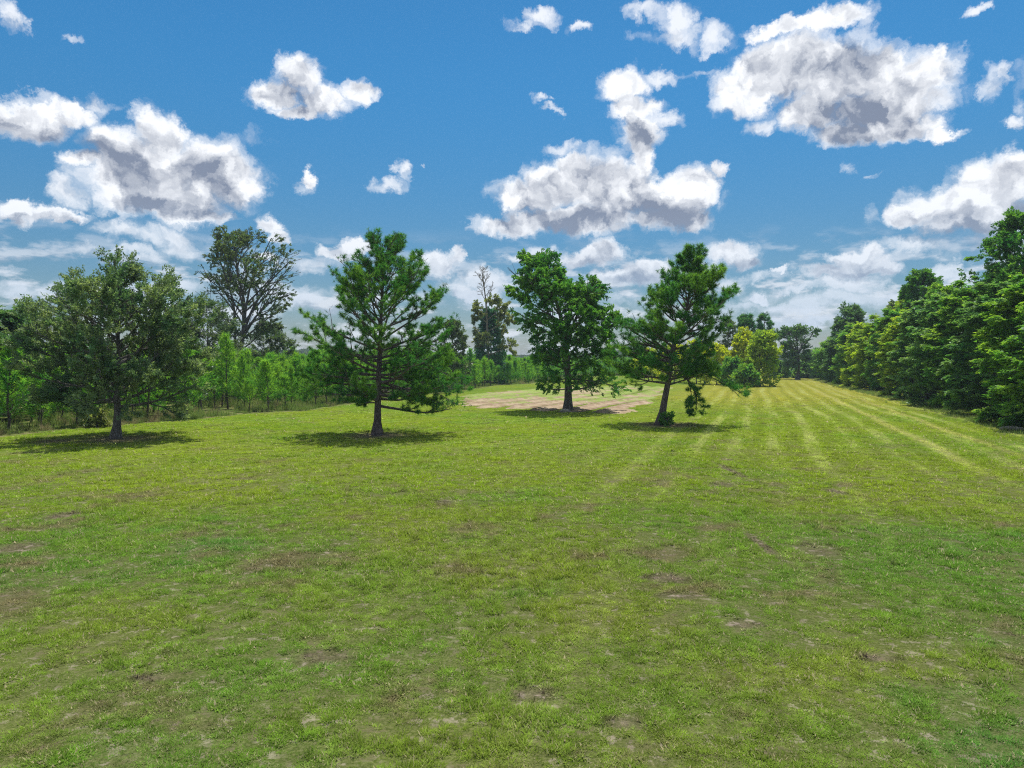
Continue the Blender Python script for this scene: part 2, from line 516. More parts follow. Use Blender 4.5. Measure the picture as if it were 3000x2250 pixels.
def blade_material(name, own=None, gain=1.55):
    m, t = new_mat(name)
    pos = t.n('ShaderNodeNewGeometry').outputs['Position']
    tint = t.n('ShaderNodeAttribute', attribute_name='tint').outputs['Fac']
    rnd = t.n('ShaderNodeObjectInfo').outputs['Random']
    if own is None:
        grp = t.n('ShaderNodeGroup'); grp.node_tree = LAWN
        t.t.links.new(pos, grp.inputs[0])
        col = grp.outputs[0]
        col = t.mix(t.ramp(tint, 0.88, 0.95), col, (0.30, 0.26, 0.16))
        g = t.math('MULTIPLY_ADD', tint, 0.6, gain - 0.3)
    else:
        col = t.mix(tint, own[0], own[1])
        col = t.mix(t.ramp(t.noise(pos, 0.35, 3.0, 0.6), 0.50, 0.66), col, own[2])
        g = gain
    g2 = t.math('MULTIPLY', g, t.math('MULTIPLY_ADD', rnd, 0.5, 0.75))
    v = t.n('ShaderNodeCombineXYZ', {0: g2, 1: g2, 2: g2}).outputs[0]
    col = t.mix(1.0, col, v, 'MULTIPLY')
    d = t.n('ShaderNodeBsdfDiffuse', {'Color': col, 'Roughness': 0.5})
    tr = t.n('ShaderNodeBsdfTranslucent', {'Color': col})
    mx = t.n('ShaderNodeMixShader', {0: 0.38, 1: d.outputs[0], 2: tr.outputs[0]})
    t.n('ShaderNodeOutputMaterial', {0: mx.outputs[0]})
    return m


def leaf_material(name, ca, cb, cc=None, trans=0.4, tgain=1.5, gloss=0.05):
    """ca..cb by leaf cluster, cc where a broad noise picks another foliage tone"""
    m, t = new_mat(name)
    pos = t.n('ShaderNodeNewGeometry').outputs['Position']
    tint = t.n('ShaderNodeAttribute', attribute_name='tint').outputs['Fac']
    if 'young' in name:
        tint = t.math('ADD', tint, t.math('MULTIPLY_ADD', t.n('ShaderNodeObjectInfo').outputs['Random'], 0.5, -0.25), clamp=True)
    col = t.mix(tint, ca, cb)
    if cc is not None:
        col = t.mix(t.ramp(t.noise(pos, 0.55, 2.0, 0.5), 0.48, 0.66, 0.0, 0.8), col, cc)
    dif = t.n('ShaderNodeBsdfDiffuse', {'Color': col, 'Roughness': 0.4})
    gl = t.n('ShaderNodeBsdfGlossy', {'Color': (0.9, 0.95, 1.0, 1), 'Roughness': 0.42})
    m1 = t.n('ShaderNodeMixShader', {0: gloss, 1: dif.outputs[0], 2: gl.outputs[0]})
    tc = t.mix(1.0, col, (tgain, tgain * 1.05, tgain * 0.5), 'MULTIPLY')
    tr = t.n('ShaderNodeBsdfTranslucent', {'Color': tc})
    mx = t.n('ShaderNodeMixShader', {0: trans, 1: m1.outputs[0], 2: tr.outputs[0]})
    t.n('ShaderNodeOutputMaterial', {0: mx.outputs[0]})
    return m


def bark_material(name, a, b, scale=6.0):
    m, t = new_mat(name)
    oc = t.n('ShaderNodeTexCoord').outputs['Object']
    st = t.vmath('MULTIPLY', oc, (1, 1, 0.35))
    n = t.noise(st, scale, 6.0, 0.7)
    v = t.n('ShaderNodeTexVoronoi', {'Vector': st, 'Scale': scale * 1.8}, feature='DISTANCE_TO_EDGE').outputs[0]
    col = t.mix(t.ramp(n, 0.35, 0.65), a, b)
    col = t.mix(t.ramp(v, 0.0, 0.12, 0.7, 0.0), col, tuple(c * 0.35 for c in a))
    bump = t.n('ShaderNodeBump', {'Strength': 0.9, 'Distance': 0.03, 'Height': t.math('MINIMUM', v, 0.2)}).outputs[0]
    bs = t.n('ShaderNodeBsdfDiffuse', {'Color': col, 'Roughness': 0.9, 'Normal': bump})
    t.n('ShaderNodeOutputMaterial', {0: bs.outputs[0]})
    return m


M_lawn = lawn_material()
M_blade = blade_material('grass_blades')
M_weed = blade_material('tall_weeds', own=((0.11, 0.22, 0.035), (0.24, 0.29, 0.085), (0.27, 0.23, 0.13)), gain=1.05)
M_barkp = bark_material('pine_bark', (0.105, 0.088, 0.086), (0.215, 0.18, 0.17), 5.0)
M_barkd = bark_material('grey_bark', (0.095, 0.088, 0.084), (0.22, 0.21, 0.20), 7.0)
M_barks = bark_material('bleached_bark', (0.20, 0.17, 0.14), (0.34, 0.30, 0.26), 5.0)
M_oak = leaf_material('oak_leaves', (0.072, 0.142, 0.070), (0.270, 0.340, 0.180), (0.070, 0.165, 0.085), 0.42, 1.35, 0.03)
M_pine = leaf_material('pine_needles', (0.030, 0.135, 0.046), (0.175, 0.330, 0.050), (0.050, 0.200, 0.044), 0.46, 1.4, 0.01)
M_gum = leaf_material('sweetgum_leaves', (0.030, 0.145, 0.038), (0.175, 0.330, 0.048), (0.075, 0.220, 0.032), 0.44, 1.4, 0.02)
M_sap = leaf_material('young_pine_needles', (0.085, 0.255, 0.040), (0.270, 0.450, 0.050), (0.070, 0.250, 0.050), 0.48, 1.5, 0.01)
M_airy = leaf_material('thin_dark_leaves', (0.075, 0.120, 0.065), (0.170, 0.220, 0.110), (0.070, 0.150, 0.055), 0.42, 1.3, 0.03)
M_ivy = leaf_material('ivy_leaves', (0.030, 0.150, 0.080), (0.080, 0.230, 0.090), None, 0.34, 1.3, 0.03)
M_olive = leaf_material('olive_leaves', (0.150, 0.200, 0.070), (0.270, 0.290, 0.110), None, 0.40, 1.3, 0.03)
M_yellow = leaf_material('yellow_green_leaves', (0.30, 0.40, 0.020), (0.52, 0.52, 0.025), (0.38, 0.40, 0.020), 0.55, 1.4, 0.01)
M_hedge = leaf_material('hedge_leaves', (0.080, 0.220, 0.034), (0.270, 0.400, 0.050), (0.080, 0.250, 0.055), 0.48, 1.5, 0.02)
M_hedge_g = leaf_material('hedge_leaves_grey_green', (0.090, 0.215, 0.068), (0.225, 0.350, 0.105), (0.075, 0.225, 0.065), 0.46, 1.45, 0.03)
M_hedge_y = leaf_material('hedge_leaves_fresh', (0.200, 0.320, 0.028), (0.380, 0.460, 0.045), (0.130, 0.280, 0.030), 0.48, 1.5, 0.02)
M_dark = leaf_material('dark_evergreen_leaves', (0.060, 0.150, 0.058), (0.130, 0.230, 0.080), None, 0.40, 1.4, 0.02)
M_far = leaf_material('far_wood_leaves', (0.070, 0.120, 0.050), (0.130, 0.170, 0.070), None, 0.30, 1.2, 0.01)


# ------------------------------------------------------------------ ground
def make_sheets():
    # the ground: one sheet to beyond the horizon, finer near the camera, very slightly rolling
    xs = np.concatenate([[-6000, -3000, -1500, -700, -350], np.arange(-160, 161, 4.0), [350, 700, 1500, 3000, 6000]])
    ys = np.concatenate([[-3000, -800, -200, -60], np.arange(-20, 201, 4.0), [300, 450, 700, 1100, 1800, 3000, 6000]])
    X, Y = np.meshgrid(xs, ys)
    Z = np.zeros_like(X)
    V = np.c_[X.ravel(), Y.ravel(), Z.ravel()]
    nx = len(xs); ny = len(ys)
    i = np.arange(nx * ny).reshape(ny, nx)
    F = np.c_[i[:-1, :-1].ravel(), i[:-1, 1:].ravel(), i[1:, 1:].ravel(), i[1:, :-1].ravel()]
    o = link_mesh('lawn', raw_mesh('lawn', V, F), M_lawn)
    tag(o, kind='structure')
    # floor of the plantation: rough weedy soil, 4 mm above
    m, t = new_mat('weedy_soil')
    pos = t.n('ShaderNodeNewGeometry').outputs['Position']
    col = t.mix(t.ramp(t.noise(pos, 0.5, 5.0, 0.65), 0.38, 0.62), (0.090, 0.150, 0.028), (0.19, 0.18, 0.080))
    col = t.mix(t.ramp(t.noise(pos, 4.0, 4.0, 0.7), 0.45, 0.65, 0, .7), col, (0.06, 0.045, 0.03))
    bp = t.n('ShaderNodeBump', {'Strength': 1.0, 'Distance': 0.15, 'Height': t.noise(pos, 3.0, 6.0, 0.7)}).outputs[0]
    bs = t.n('ShaderNodeBsdfDiffuse', {'Color': col, 'Normal': bp}); t.n('ShaderNodeOutputMaterial', {0: bs.outputs[0]})
    pts = []
    E = np.array(EDGE)
    for k in range(len(E) - 1):
        n = max(2, int(np.linalg.norm(E[k + 1] - E[k]) / 0.6))
        for q in range(n):
            p = E[k] + (E[k + 1] - E[k]) * q / n
            pts.append(p + (fbm(np.array([[p[0] * .7, p[1] * .7]]), 5)[0] - .5) * np.array([.4, 1.2]))
    pts.append(E[-1]); pts = np.array(pts)
    n = len(pts)
    back = np.c_[np.linspace(-260, 120, n), np.full(n, 420.0)]
    V = np.r_[np.c_[pts, np.full(n, .004)], np.c_[back, np.full(n, .004)]]
    i = np.arange(n - 1)
    F = np.c_[i, i + 1, n + i + 1, n + i]
    o = link_mesh('plantation_ground', raw_mesh('plantation_ground', V, F), m)
    tag(o, kind='structure')


def poly_dist(x, y, poly):
    d = np.full(len(x), 1e9)
    n = len(poly)
    for i in range(n):
        a = np.array(poly[i]); b = np.array(poly[(i + 1) % n])
        ab = b - a
        t = np.clip(((x - a[0]) * ab[0] + (y - a[1]) * ab[1]) / (ab @ ab), 0, 1)
        d = np.minimum(d, np.hypot(x - a[0] - t * ab[0], y - a[1] - t * ab[1]))
    return d


def make_ploughed():
    # strip of bare pinkish sandy ground with plough furrows running along the mowing direction
    ph = radians(24)
    tx, ty = sin(ph), cos(ph)             # along the furrows
    sx, sy = cos(ph), -sin(ph)            # across
    P = np.array(FIELD)
    al = P @ np.array([tx, ty]); ac = P @ np.array([sx, sy])
    A = np.arange(al.min() - 2, al.max() + 2, 0.55); S = np.arange(ac.min() - 2, ac.max() + 2, 0.115)
    AA, SS = np.meshgrid(A, S)
    a = AA.ravel(); s = SS.ravel()
    x = a * tx + s * sx; y = a * ty + s * sy
    d = poly_dist(x, y, FIELD) * np.where(in_poly(x, y, FIELD), 1, -1)
    d = d + (fbm(np.c_[x * .35, y * .35], 3) - .5) * 4.0 + (fbm(np.c_[x * 2.5, y * 2.5], 13) - .5) * 2.2
    mask = np.clip(d / 1.0 + 0.3, 0, 1)
    sw = s + 1.6 * (fbm(np.c_[a * .05, s * .06], 9, 2) - .5) * 2
    SPC = 2.8
    k_ = np.round(sw / SPC); ph_ = (sw / SPC - k_) * SPC                 # metres from the nearest furrow
    on = np.clip(fbm(np.c_[a * .06 + k_ * 7.7, k_ * 3.1], 21, 2) * 4 - 1.25, 0, 1)
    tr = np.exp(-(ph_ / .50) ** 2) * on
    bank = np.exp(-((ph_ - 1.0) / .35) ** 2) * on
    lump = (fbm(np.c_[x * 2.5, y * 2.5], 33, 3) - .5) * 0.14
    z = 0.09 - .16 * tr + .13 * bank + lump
    furrow_dark = np.clip(tr * 1.0 + .25 * bank, 0, 1)  # darker colour along the furrow troughs, weaker on the banks
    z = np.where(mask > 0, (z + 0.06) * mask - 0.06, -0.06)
    V = np.c_[x, y, z]
    nA = len(A); nS = len(S)
    i = np.arange(nA * nS).reshape(nS, nA)
    F = np.c_[i[:-1, :-1].ravel(), i[1:, :-1].ravel(), i[1:, 1:].ravel(), i[:-1, 1:].ravel()]
    keep = (z[F] > -0.055).any(axis=1)
    F = F[keep]
    used, inv = np.unique(F, return_inverse=True)
    V = V[used]; F = inv.reshape(F.shape); furrow_dark = furrow_dark[used]
    m, t = new_mat('ploughed_sandy_soil')
    pos = t.n('ShaderNodeNewGeometry').outputs['Position']
    c = t.mix(t.ramp(t.noise(pos, 0.8, 5.0, 0.65), 0.35, 0.65), (0.230, 0.170, 0.115), (0.34, 0.272, 0.195))
    g = t.math('ADD', t.noise(pos, 0.16, 4.0, 0.62), t.ramp(t.n('ShaderNodeSeparateXYZ', {0: pos}).outputs[1], 60, 78, -.10, .07))
    c = t.mix(t.ramp(t.math('MULTIPLY_ADD', t.noise(pos, 2.2, 4.0, 0.7), 0.35, g), 0.64, 0.78, 0, .85), c, (0.17, 0.25, 0.05))
    c = t.mix(t.ramp(t.noise(pos, 6.0, 4.0, 0.7), 0.55, 0.75, 0, .5), c, (0.14, 0.09, 0.055))
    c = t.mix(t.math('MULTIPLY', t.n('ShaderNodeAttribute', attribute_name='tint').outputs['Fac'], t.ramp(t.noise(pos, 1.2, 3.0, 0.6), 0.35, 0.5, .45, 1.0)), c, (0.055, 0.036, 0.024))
    bp = t.n('ShaderNodeBump', {'Strength': 0.8, 'Distance': 0.05, 'Height': t.noise(pos, 9.0, 5.0, 0.7)}).outputs[0]
    bs = t.n('ShaderNodeBsdfDiffuse', {'Color': c, 'Normal': bp}); t.n('ShaderNodeOutputMaterial', {0: bs.outputs[0]})
    o = link_mesh('ploughed_ground', raw_mesh('ploughed_ground', V, F, furrow_dark, smooth=True), m)
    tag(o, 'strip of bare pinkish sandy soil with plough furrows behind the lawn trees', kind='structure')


make_sheets()
make_ploughed()


# ------------------------------------------------------------------ scatter by geometry nodes
def template_collection(name, meshes, mats):
    c = bpy.data.collections.new(name)
    for k, me in enumerate(meshes):
        if isinstance(mats, (list, tuple)):
            for mm in mats: me.materials.append(mm)
        else:
            me.materials.append(mats)
        o = bpy.data.objects.new('%s_%02d' % (name, k), me)
        c.objects.link(o)
    return c


def scatter(name, pts, rot, scl, idx, coll):
    """one object whose points carry instances of the templates"""
    me = bpy.data.meshes.new(name)
    me.vertices.add(len(pts)); me.vertices.foreach_set('co', np.asarray(pts, np.float32).ravel())
    for nm, ty, dat, fld in (('rot', 'FLOAT_VECTOR', rot, 'vector'), ('scl', 'FLOAT_VECTOR', scl, 'vector'), ('idx', 'INT', idx, 'value')):
        a = me.attributes.new(nm, ty, 'POINT')
        dd = np.asarray(dat, np.int32 if ty == 'INT' else np.float32)
        a.data.foreach_set(fld, dd.ravel())
    o = bpy.data.objects.new(name, me)
    COL.objects.link(o)
    ng = bpy.data.node_groups.new(name + '_nodes', 'GeometryNodeTree')
    ng.interface.new_socket('Geometry', in_out='INPUT', socket_type='NodeSocketGeometry')
    ng.interface.new_socket('Geometry', in_out='OUTPUT', socket_type='NodeSocketGeometry')
    t = NT(ng)
    gi = t.n('NodeGroupInput')
    ci = t.n('GeometryNodeCollectionInfo', {'Collection': coll, 'Separate Children': True, 'Reset Children': True})
    def attr(nm, ty):
        return t.n('GeometryNodeInputNamedAttribute', {'Name': nm}, data_type=ty).outputs['Attribute']
    ir = t.n('FunctionNodeEulerToRotation', {0: attr('rot', 'FLOAT_VECTOR')}).outputs[0]
    iop = t.n('GeometryNodeInstanceOnPoints', {'Points': gi.outputs[0], 'Instance': ci.outputs[0], 'Pick Instance': True,
                                             'Instance Index': attr('idx', 'INT'), 'Rotation': ir, 'Scale': attr('scl', 'FLOAT_VECTOR')})
    t.n('NodeGroupOutput', {0: iop.outputs[0]})
    md = o.modifiers.new('scatter', 'NODES'); md.node_group = ng
    return o


def blade_tuft(rng, nb, rad, hmin, hmax, w, lean, segs=1):
    V = []; F = []; T = []
    for k in range(nb):
        a = rng.uniform(0, 2 * pi); r = rad * sqrt(rng.uniform())
        p = np.array([r * cos(a), r * sin(a), -0.01])
        h = rng.uniform(hmin, hmax)
        a2 = a + rng.uniform(-1.2, 1.2)
        ln = rng.uniform(*lean)
        d = np.array([cos(a2) * sin(ln), sin(a2) * sin(ln), cos(ln)])
        side = np.array([-sin(a2 + rng.uniform(-.8, .8)), cos(a2), 0]) * w * rng.uniform(.6, 1.3)
        tint = rng.uniform()
        b = len(V)
        if segs == 1:
            V += [p - side / 2, p + side / 2, p + d * h]; F.append((b, b + 1, b + 2)); T += [tint] * 3
        else:
            q = p + d * h * .6; e = q + norm(d + np.array([cos(a2) * .7, sin(a2) * .7, -.1])) * h * .5
            V += [p - side / 2, p + side / 2, q - side / 2.6, q + side / 2.6, e]
            F += [(b, b + 1, b + 3), (b, b + 3, b + 2), (b + 2, b + 3, b + 4)]; T += [tint] * 5
    return raw_mesh('tuft', np.array(V), np.array(F), T)


def make_grass():
    rng = np.random.default_rng(11)
    short = [blade_tuft(rng, 30, .080, .028, .070, .016, (.5, 1.35)) for _ in range(6)]
    tall = [blade_tuft(rng, 20, .065, .05, .11, .009, (.15, .9), 2) for _ in range(3)]
    cg = template_collection('grass_tuft', short + tall, M_blade)
    P = []
    bands = [(4.5, 8.5, 330), (8.5, 13, 230), (13, 20, 120), (20, 30, 46), (30, 46, 15), (46, 80, 3.0)]
    scb = [0.80, 0.95, 1.25, 1.8, 2.6, 4.0]
    pts = []; sc = []
    for (y0, y1, dens), s0 in zip(bands, scb):
        w0 = y1 * 0.80 + 4
        n = int(dens * (y1 - y0) * 2 * w0)
        x = rng.uniform(-w0, w0, n); y = rng.uniform(y0, y1, n)
        ok = np.abs(x) < y * 0.78 + 3.0
        x, y = x[ok], y[ok]
        # thin places where soil shows: at two sizes
        n1 = fbm(np.c_[x * .55, y * .55], 4, 3); n2 = fbm(np.c_[x * 3.6, y * 3.6], 8, 3); n3 = fbm(np.c_[x * .16, y * .16], 71, 2)
        hole = n2 * .62 + n1 * .38
        thr = 0.435 + 0.10 * (n3 - .5) + np.clip((12 - y) * .006, 0, .05)
        ok = (hole > thr) | (rng.uniform(size=len(x)) < .18)
        x, y, n1, n2 = x[ok], y[ok], n1[ok], n2[ok]
        ok = (~in_poly(x, y, FIELD) | ((rng.uniform(size=len(x)) < .45) & (fbm(np.c_[x * .5, y * .5], 62, 3) > .52))) & ~in_poly(x, y, PLANT_POLY)
        hd = (x * cos(PHI) - y * sin(PHI)) < 15.5
        ok &= hd
        for (tx_, ty_) in (TREE_A, TREE_B, TREE_C, TREE_D):
            ok &= np.hypot(x - tx_, (y - ty_)) > 0.9 + rng.uniform(0, 1.2, len(x))
        x, y, n1, n2 = x[ok], y[ok], n1[ok], n2[ok]
        wn_ = np.full(len(x), 9.)
        for (bx, by, ra, rb) in WORN:
            wn_ = np.minimum(wn_, np.hypot((x - bx) / ra, (y - by) / rb))
        okw = (wn_ + n2 * 1.2 > 1.55) | (rng.uniform(size=len(x)) < .15)
        x, y, n1, n2 = x[okw], y[okw], n1[okw], n2[okw]
        pts.append(np.c_[x, y, np.zeros(len(x))])
        sc.append(s0 * rng.uniform(.6, 1.25, len(x)) * (0.30 + 1.4 * n2))
    pts = np.concatenate(pts); sc = np.concatenate(sc)
    n = len(pts)
    tallm = (fbm(pts[:, :2] * .8, 55, 3) > .64) & (rng.uniform(size=n) < .6)
    idx = np.where(tallm, rng.integers(6, 9, n), rng.integers(0, 6, n))
    rot = np.c_[rng.uniform(-.12, .12, n), rng.uniform(-.12, .12, n), rng.uniform(0, 2 * pi, n)]
    zs = np.clip(sc, .6, 1.7) * rng.uniform(.7, 1.2, n)
    o = scatter('grass', pts, rot, np.c_[sc, sc, zs], idx, cg)
    tag(o, kind='stuff', label='short mown grass with thin sandy places across the lawn', cat='grass')
    print('grass tufts', n)


def make_weeds():
    """rough grass and weeds along the plantation edge, under the young pines and along the hedge foot"""
    rng = np.random.default_rng(12)
    tm = [blade_tuft(rng, 34, .30, .30, .80, .022, (.05, .55), 2) for _ in range(5)]
    cw = template_collection('weed_tuft', tm, M_weed)
    E = np.array(EDGE); pts = []
    seg = np.linalg.norm(np.diff(E, axis=0), axis=1); cum = np.r_[0, np.cumsum(seg)]
    n = 9000
    s = rng.uniform(0, cum[-1], n)
    k = np.clip(np.searchsorted(cum, s) - 1, 0, len(seg) - 1)
    f = (s - cum[k]) / seg[k]
    p = E[k] + (E[k + 1] - E[k]) * f[:, None]
    off = rng.exponential(4.5, n) + 0.25
    tang = norm(E[k + 1] - E[k])
    nrm = np.c_[-tang[:, 1], tang[:, 0]]
    p = p + nrm * off[:, None] + rng.normal(0, .12, (n, 2))
    nz = fbm(p * .5, 14, 3)
    ok = (nz > .40)
    p = p[ok]; nz = nz[ok]; off = off[ok]
    sc = (0.45 + nz) * rng.uniform(.6, 1.2, len(p)) * np.clip(.45 + off * .3, .45, 1.0) * np.where(p[:, 0] > -8, .6, 1.0)
    pts.append((p, sc))
    H = np.array(HEDGE[::-1])
    n = 2600
    seg = np.linalg.norm(np.diff(H, axis=0), axis=1); cum = np.r_[0, np.cumsum(seg)]
    s = rng.uniform(0, cum[-1], n); k = np.clip(np.searchsorted(cum, s) - 1, 0, len(seg) - 1)
    p = H[k] + (H[k + 1] - H[k]) * ((s - cum[k]) / seg[k])[:, None]
    p = p + np.c_[cos(PHI) * np.ones(n), -sin(PHI) * np.ones(n)] * rng.normal(.5, .7, n)[:, None]
    pts.append((p, rng.uniform(.2, .55, n)))
    P = np.concatenate([q[0] for q in pts]); sc = np.concatenate([q[1] for q in pts])
    n = len(P)
    o = scatter('rough_grass', np.c_[P, np.zeros(n)], np.c_[rng.uniform(-.1, .1, n), rng.uniform(-.1, .1, n), rng.uniform(0, 6.28, n)],
                np.c_[sc, sc, sc], rng.integers(0, 5, n), cw)
    tag(o, kind='stuff', label='brown and green rough grass along the edge of the young pines', cat='weeds')


make_grass()
make_weeds()


# ------------------------------------------------------------------ trees
def tubes(P, R, sides):
    """P (B,K,3) polylines, R (B,K) radii -> verts, quad faces"""
    B, K, _ = P.shape
    T = np.empty_like(P)
    T[:, 1:-1] = P[:, 2:] - P[:, :-2]; T[:, 0] = P[:, 1] - P[:, 0]; T[:, -1] = P[:, -1] - P[:, -2]
    T = norm(T)
    ref = np.where(np.abs(T[:, :1, 2:3]) > .8, np.array([[[1., 0, 0]]]), np.array([[[0, 0, 1.]]]))
    u = norm(np.cross(T, np.broadcast_to(ref, T.shape)))
    v = np.cross(T, u)
    a = np.arange(sides) * 2 * pi / sides
    ring = u[:, :, None, :] * np.cos(a)[None, None, :, None] + v[:, :, None, :] * np.sin(a)[None, None, :, None]
    V = P[:, :, None, :] + ring * R[:, :, None, None]
    idx = np.arange(B * K * sides).reshape(B, K, sides)
    a0 = idx[:, :-1, :]; a1 = idx[:, 1:, :]
    F = np.stack([a0, np.roll(a0, -1, 2), np.roll(a1, -1, 2), a1], -1).reshape(-1, 4)
    return V.reshape(-1, 3), F


def grow(start, d, L, K, bias, bstr, wig, rng):
    """polylines from start along d, bent towards bias"""
    B = len(start)
    P = np.empty((B, K, 3)); P[:, 0] = start
    d = norm(d)
    step = (L / (K - 1))[:, None]
    for k in range(1, K):
        d = norm(d + bias * (bstr / (K - 1)) + rng.normal(0, wig, (B, 3)))
        P[:, k] = P[:, k - 1] + d * step
    return P


def kids(P, R, L, m, t0, t1, ang, lr, K, bias, bstr, wig, rng, flat=0.0, taper=.55):
    """m children on each parent polyline"""
    B, Kp, _ = P.shape
    t = (np.arange(m)[None, :] + rng.uniform(.1, .9, (B, m))) / m * (t1 - t0) + t0
    x = t * (Kp - 1); i = np.clip(x.astype(int), 0, Kp - 2); f = (x - i)[..., None]
    bi = np.arange(B)[:, None]
    s = P[bi, i] * (1 - f) + P[bi, i + 1] * f
    tg = norm(P[bi, i + 1] - P[bi, i])
    side = norm(np.cross(tg, np.array([0, 0, 1.]) + 1e-3))
    upv = np.cross(side, tg)
    sg = np.where((np.arange(m)[None, :] + rng.integers(0, 2, (B, 1))) % 2 == 0, 1., -1.)
    phi = rng.uniform(-1, 1, (B, m)) * (pi / 2) * (1 - flat)
    perp = side * (sg * np.cos(phi))[..., None] + upv * np.sin(phi)[..., None]
    an = rng.normal(ang, .18, (B, m))[..., None]
    d = tg * np.cos(an) + perp * np.sin(an)
    Lc = (L[:, None] * lr * (1.15 - taper * t) * rng.uniform(.7, 1.2, (B, m)))
    Rc = ((R[bi, i] * (1 - f[..., 0]) + R[bi, i + 1] * f[..., 0]) * .6)
    n = B * m
    C = grow(s.reshape(n, 3), d.reshape(n, 3), Lc.ravel(), K, bias, bstr, wig, rng)
    Rr = Rc.reshape(n, 1) * np.linspace(1, .35, K)[None]
    return C, Rr, Lc.ravel()


def cluster_mesh(name, pos, axis, up, scale, tint, templates, rng, squash=None):
    """place templates (V,F) at pos with x axis along 'axis'"""
    ax = norm(axis)
    upn = norm(up - ax * np.sum(up * ax, 1, keepdims=True))
    sd = np.cross(upn, ax)
    Mx = np.stack([ax, sd, upn], 1)          # rows: template x, y, z
    which = rng.integers(0, len(templates), len(pos))
    VV = []; FF = []; TT = []; off = 0
    for k, (tv, tf) in enumerate(templates):
        sel = which == k
        n = int(sel.sum())
        if n == 0: continue
        v = np.einsum('vj,njk->nvk', tv, Mx[sel]) * scale[sel][:, None, None] + pos[sel][:, None, :]
        nv = len(tv)
        f = tf[None] + (np.arange(n) * nv)[:, None, None] + off
        VV.append(v.reshape(-1, 3)); FF.append(f.reshape(-1, tf.shape[1]))
        tt = np.repeat(tint[sel], nv).reshape(n, nv) + rng.uniform(-.18, .18, (n, nv // 4 if nv % 4 == 0 else 1)).repeat(4 if nv % 4 == 0 else nv, 1)
        TT.append(np.clip(tt, 0, 1).ravel())
        off += n * nv
    return raw_mesh(name, np.concatenate(VV), np.concatenate(FF), np.concatenate(TT))


def leaf_templates(rng, k, nleaf, span, ll, lw, flat=.35, tri=False):
    """a twig's worth of leaves: each leaf a folded quad"""
    out = []
    for _ in range(k):
        V = []; F = []
        for j in range(nleaf):
            s = (j + rng.uniform(0, 1)) / nleaf * span
            sg = 1 if j % 2 else -1
            a = sg * rng.uniform(.5, 1.3) if j < nleaf - 1 else rng.uniform(-.3, .3)
            d = np.array([cos(a), sin(a), rng.normal(0, flat)]); d /= np.linalg.norm(d)
            l = ll * rng.uniform(.75, 1.25); w = lw * rng.uniform(.75, 1.2)
            nrm = norm(np.array([rng.normal(0, flat * 1.6), rng.normal(0, flat * 1.6), 1.]))
            sd = norm(np.cross(nrm, d)) * w / 2
            p = np.array([s, sg * rng.uniform(0, .02), rng.normal(0, .03)])
            b = len(V)
            mid = p + d * l * .5 + np.array([0, 0, -.12 * l])
            if tri:
                V += [p + sd * 1.5, p - sd * 1.5 + d * l * .25, p + d * l * 1.05]
                F.append((b, b + 1, b + 2))
                continue
            V += [p, mid - sd, p + d * l + np.array([0, 0, -.10 * l]), mid + sd]
            F.append((b, b + 1, b + 2, b + 3))
        out.append((np.array(V), np.array(F)))
    return out


def needle_templates(rng, k, nn, ll, lw, cone=1.75, span=.10):
    """a bottle brush of needles about the x axis"""
    out = []
    for _ in range(k):
        V = []; F = []
        for j in range(nn):
            th = cone * sqrt(rng.uniform(.02, 1)); ph = rng.uniform(0, 2 * pi)
            d = np.array([cos(th), sin(th) * cos(ph), sin(th) * sin(ph)])
            l = ll * rng.uniform(.75, 1.15)
            sd = norm(np.cross(d, rng.normal(size=3))) * lw / 2
            p = np.array([rng.uniform(-span, span * .4), 0, 0])
            b = len(V)
            V += [p - sd, p + sd, p + d * l]
            F.append((b, b + 1, b + 2))
        out.append((np.array(V), np.array(F)))
    return out


TR = np.random.default_rng(5)
T_oak = leaf_templates(TR, 6, 9, .34, .115, .062, .45, tri=True)
T_gum = leaf_templates(TR, 6, 8, .38, .17, .13, .45, tri=True)
T_spray = leaf_templates(TR, 6, 11, .46, .16, .095, .22, tri=True)
T_big = leaf_templates(TR, 6, 9, .8, .42, .30, .5, tri=True)
T_needle = needle_templates(TR, 6, 17, .21, .022)
T_needle_far = needle_templates(TR, 6, 14, .34, .05)
T_sapn = needle_templates(TR, 6, 15, .21, .026, 1.35, .14)


def env_px(bx, by, dist, rows):
    """rows (py, px_left, px_right) -> table of (z, xl, xr) in metres about the base"""
    k = dist / FPX
    r = sorted([((by - py) * k, (l - bx) * k, (rr - bx) * k) for py, l, rr in rows])
    return np.array(r)


def path_px(bx, by, dist, rows):
    k = dist / FPX
    return np.array([((px - bx) * k, 0, (by - py) * k) for px, py in rows])


def resample(path, K):
    s = np.r_[0, np.cumsum(np.linalg.norm(np.diff(path, axis=0), axis=1))]
    q = np.linspace(0, s[-1], K)
    return np.c_[[np.interp(q, s, path[:, j]) for j in range(3)]].T


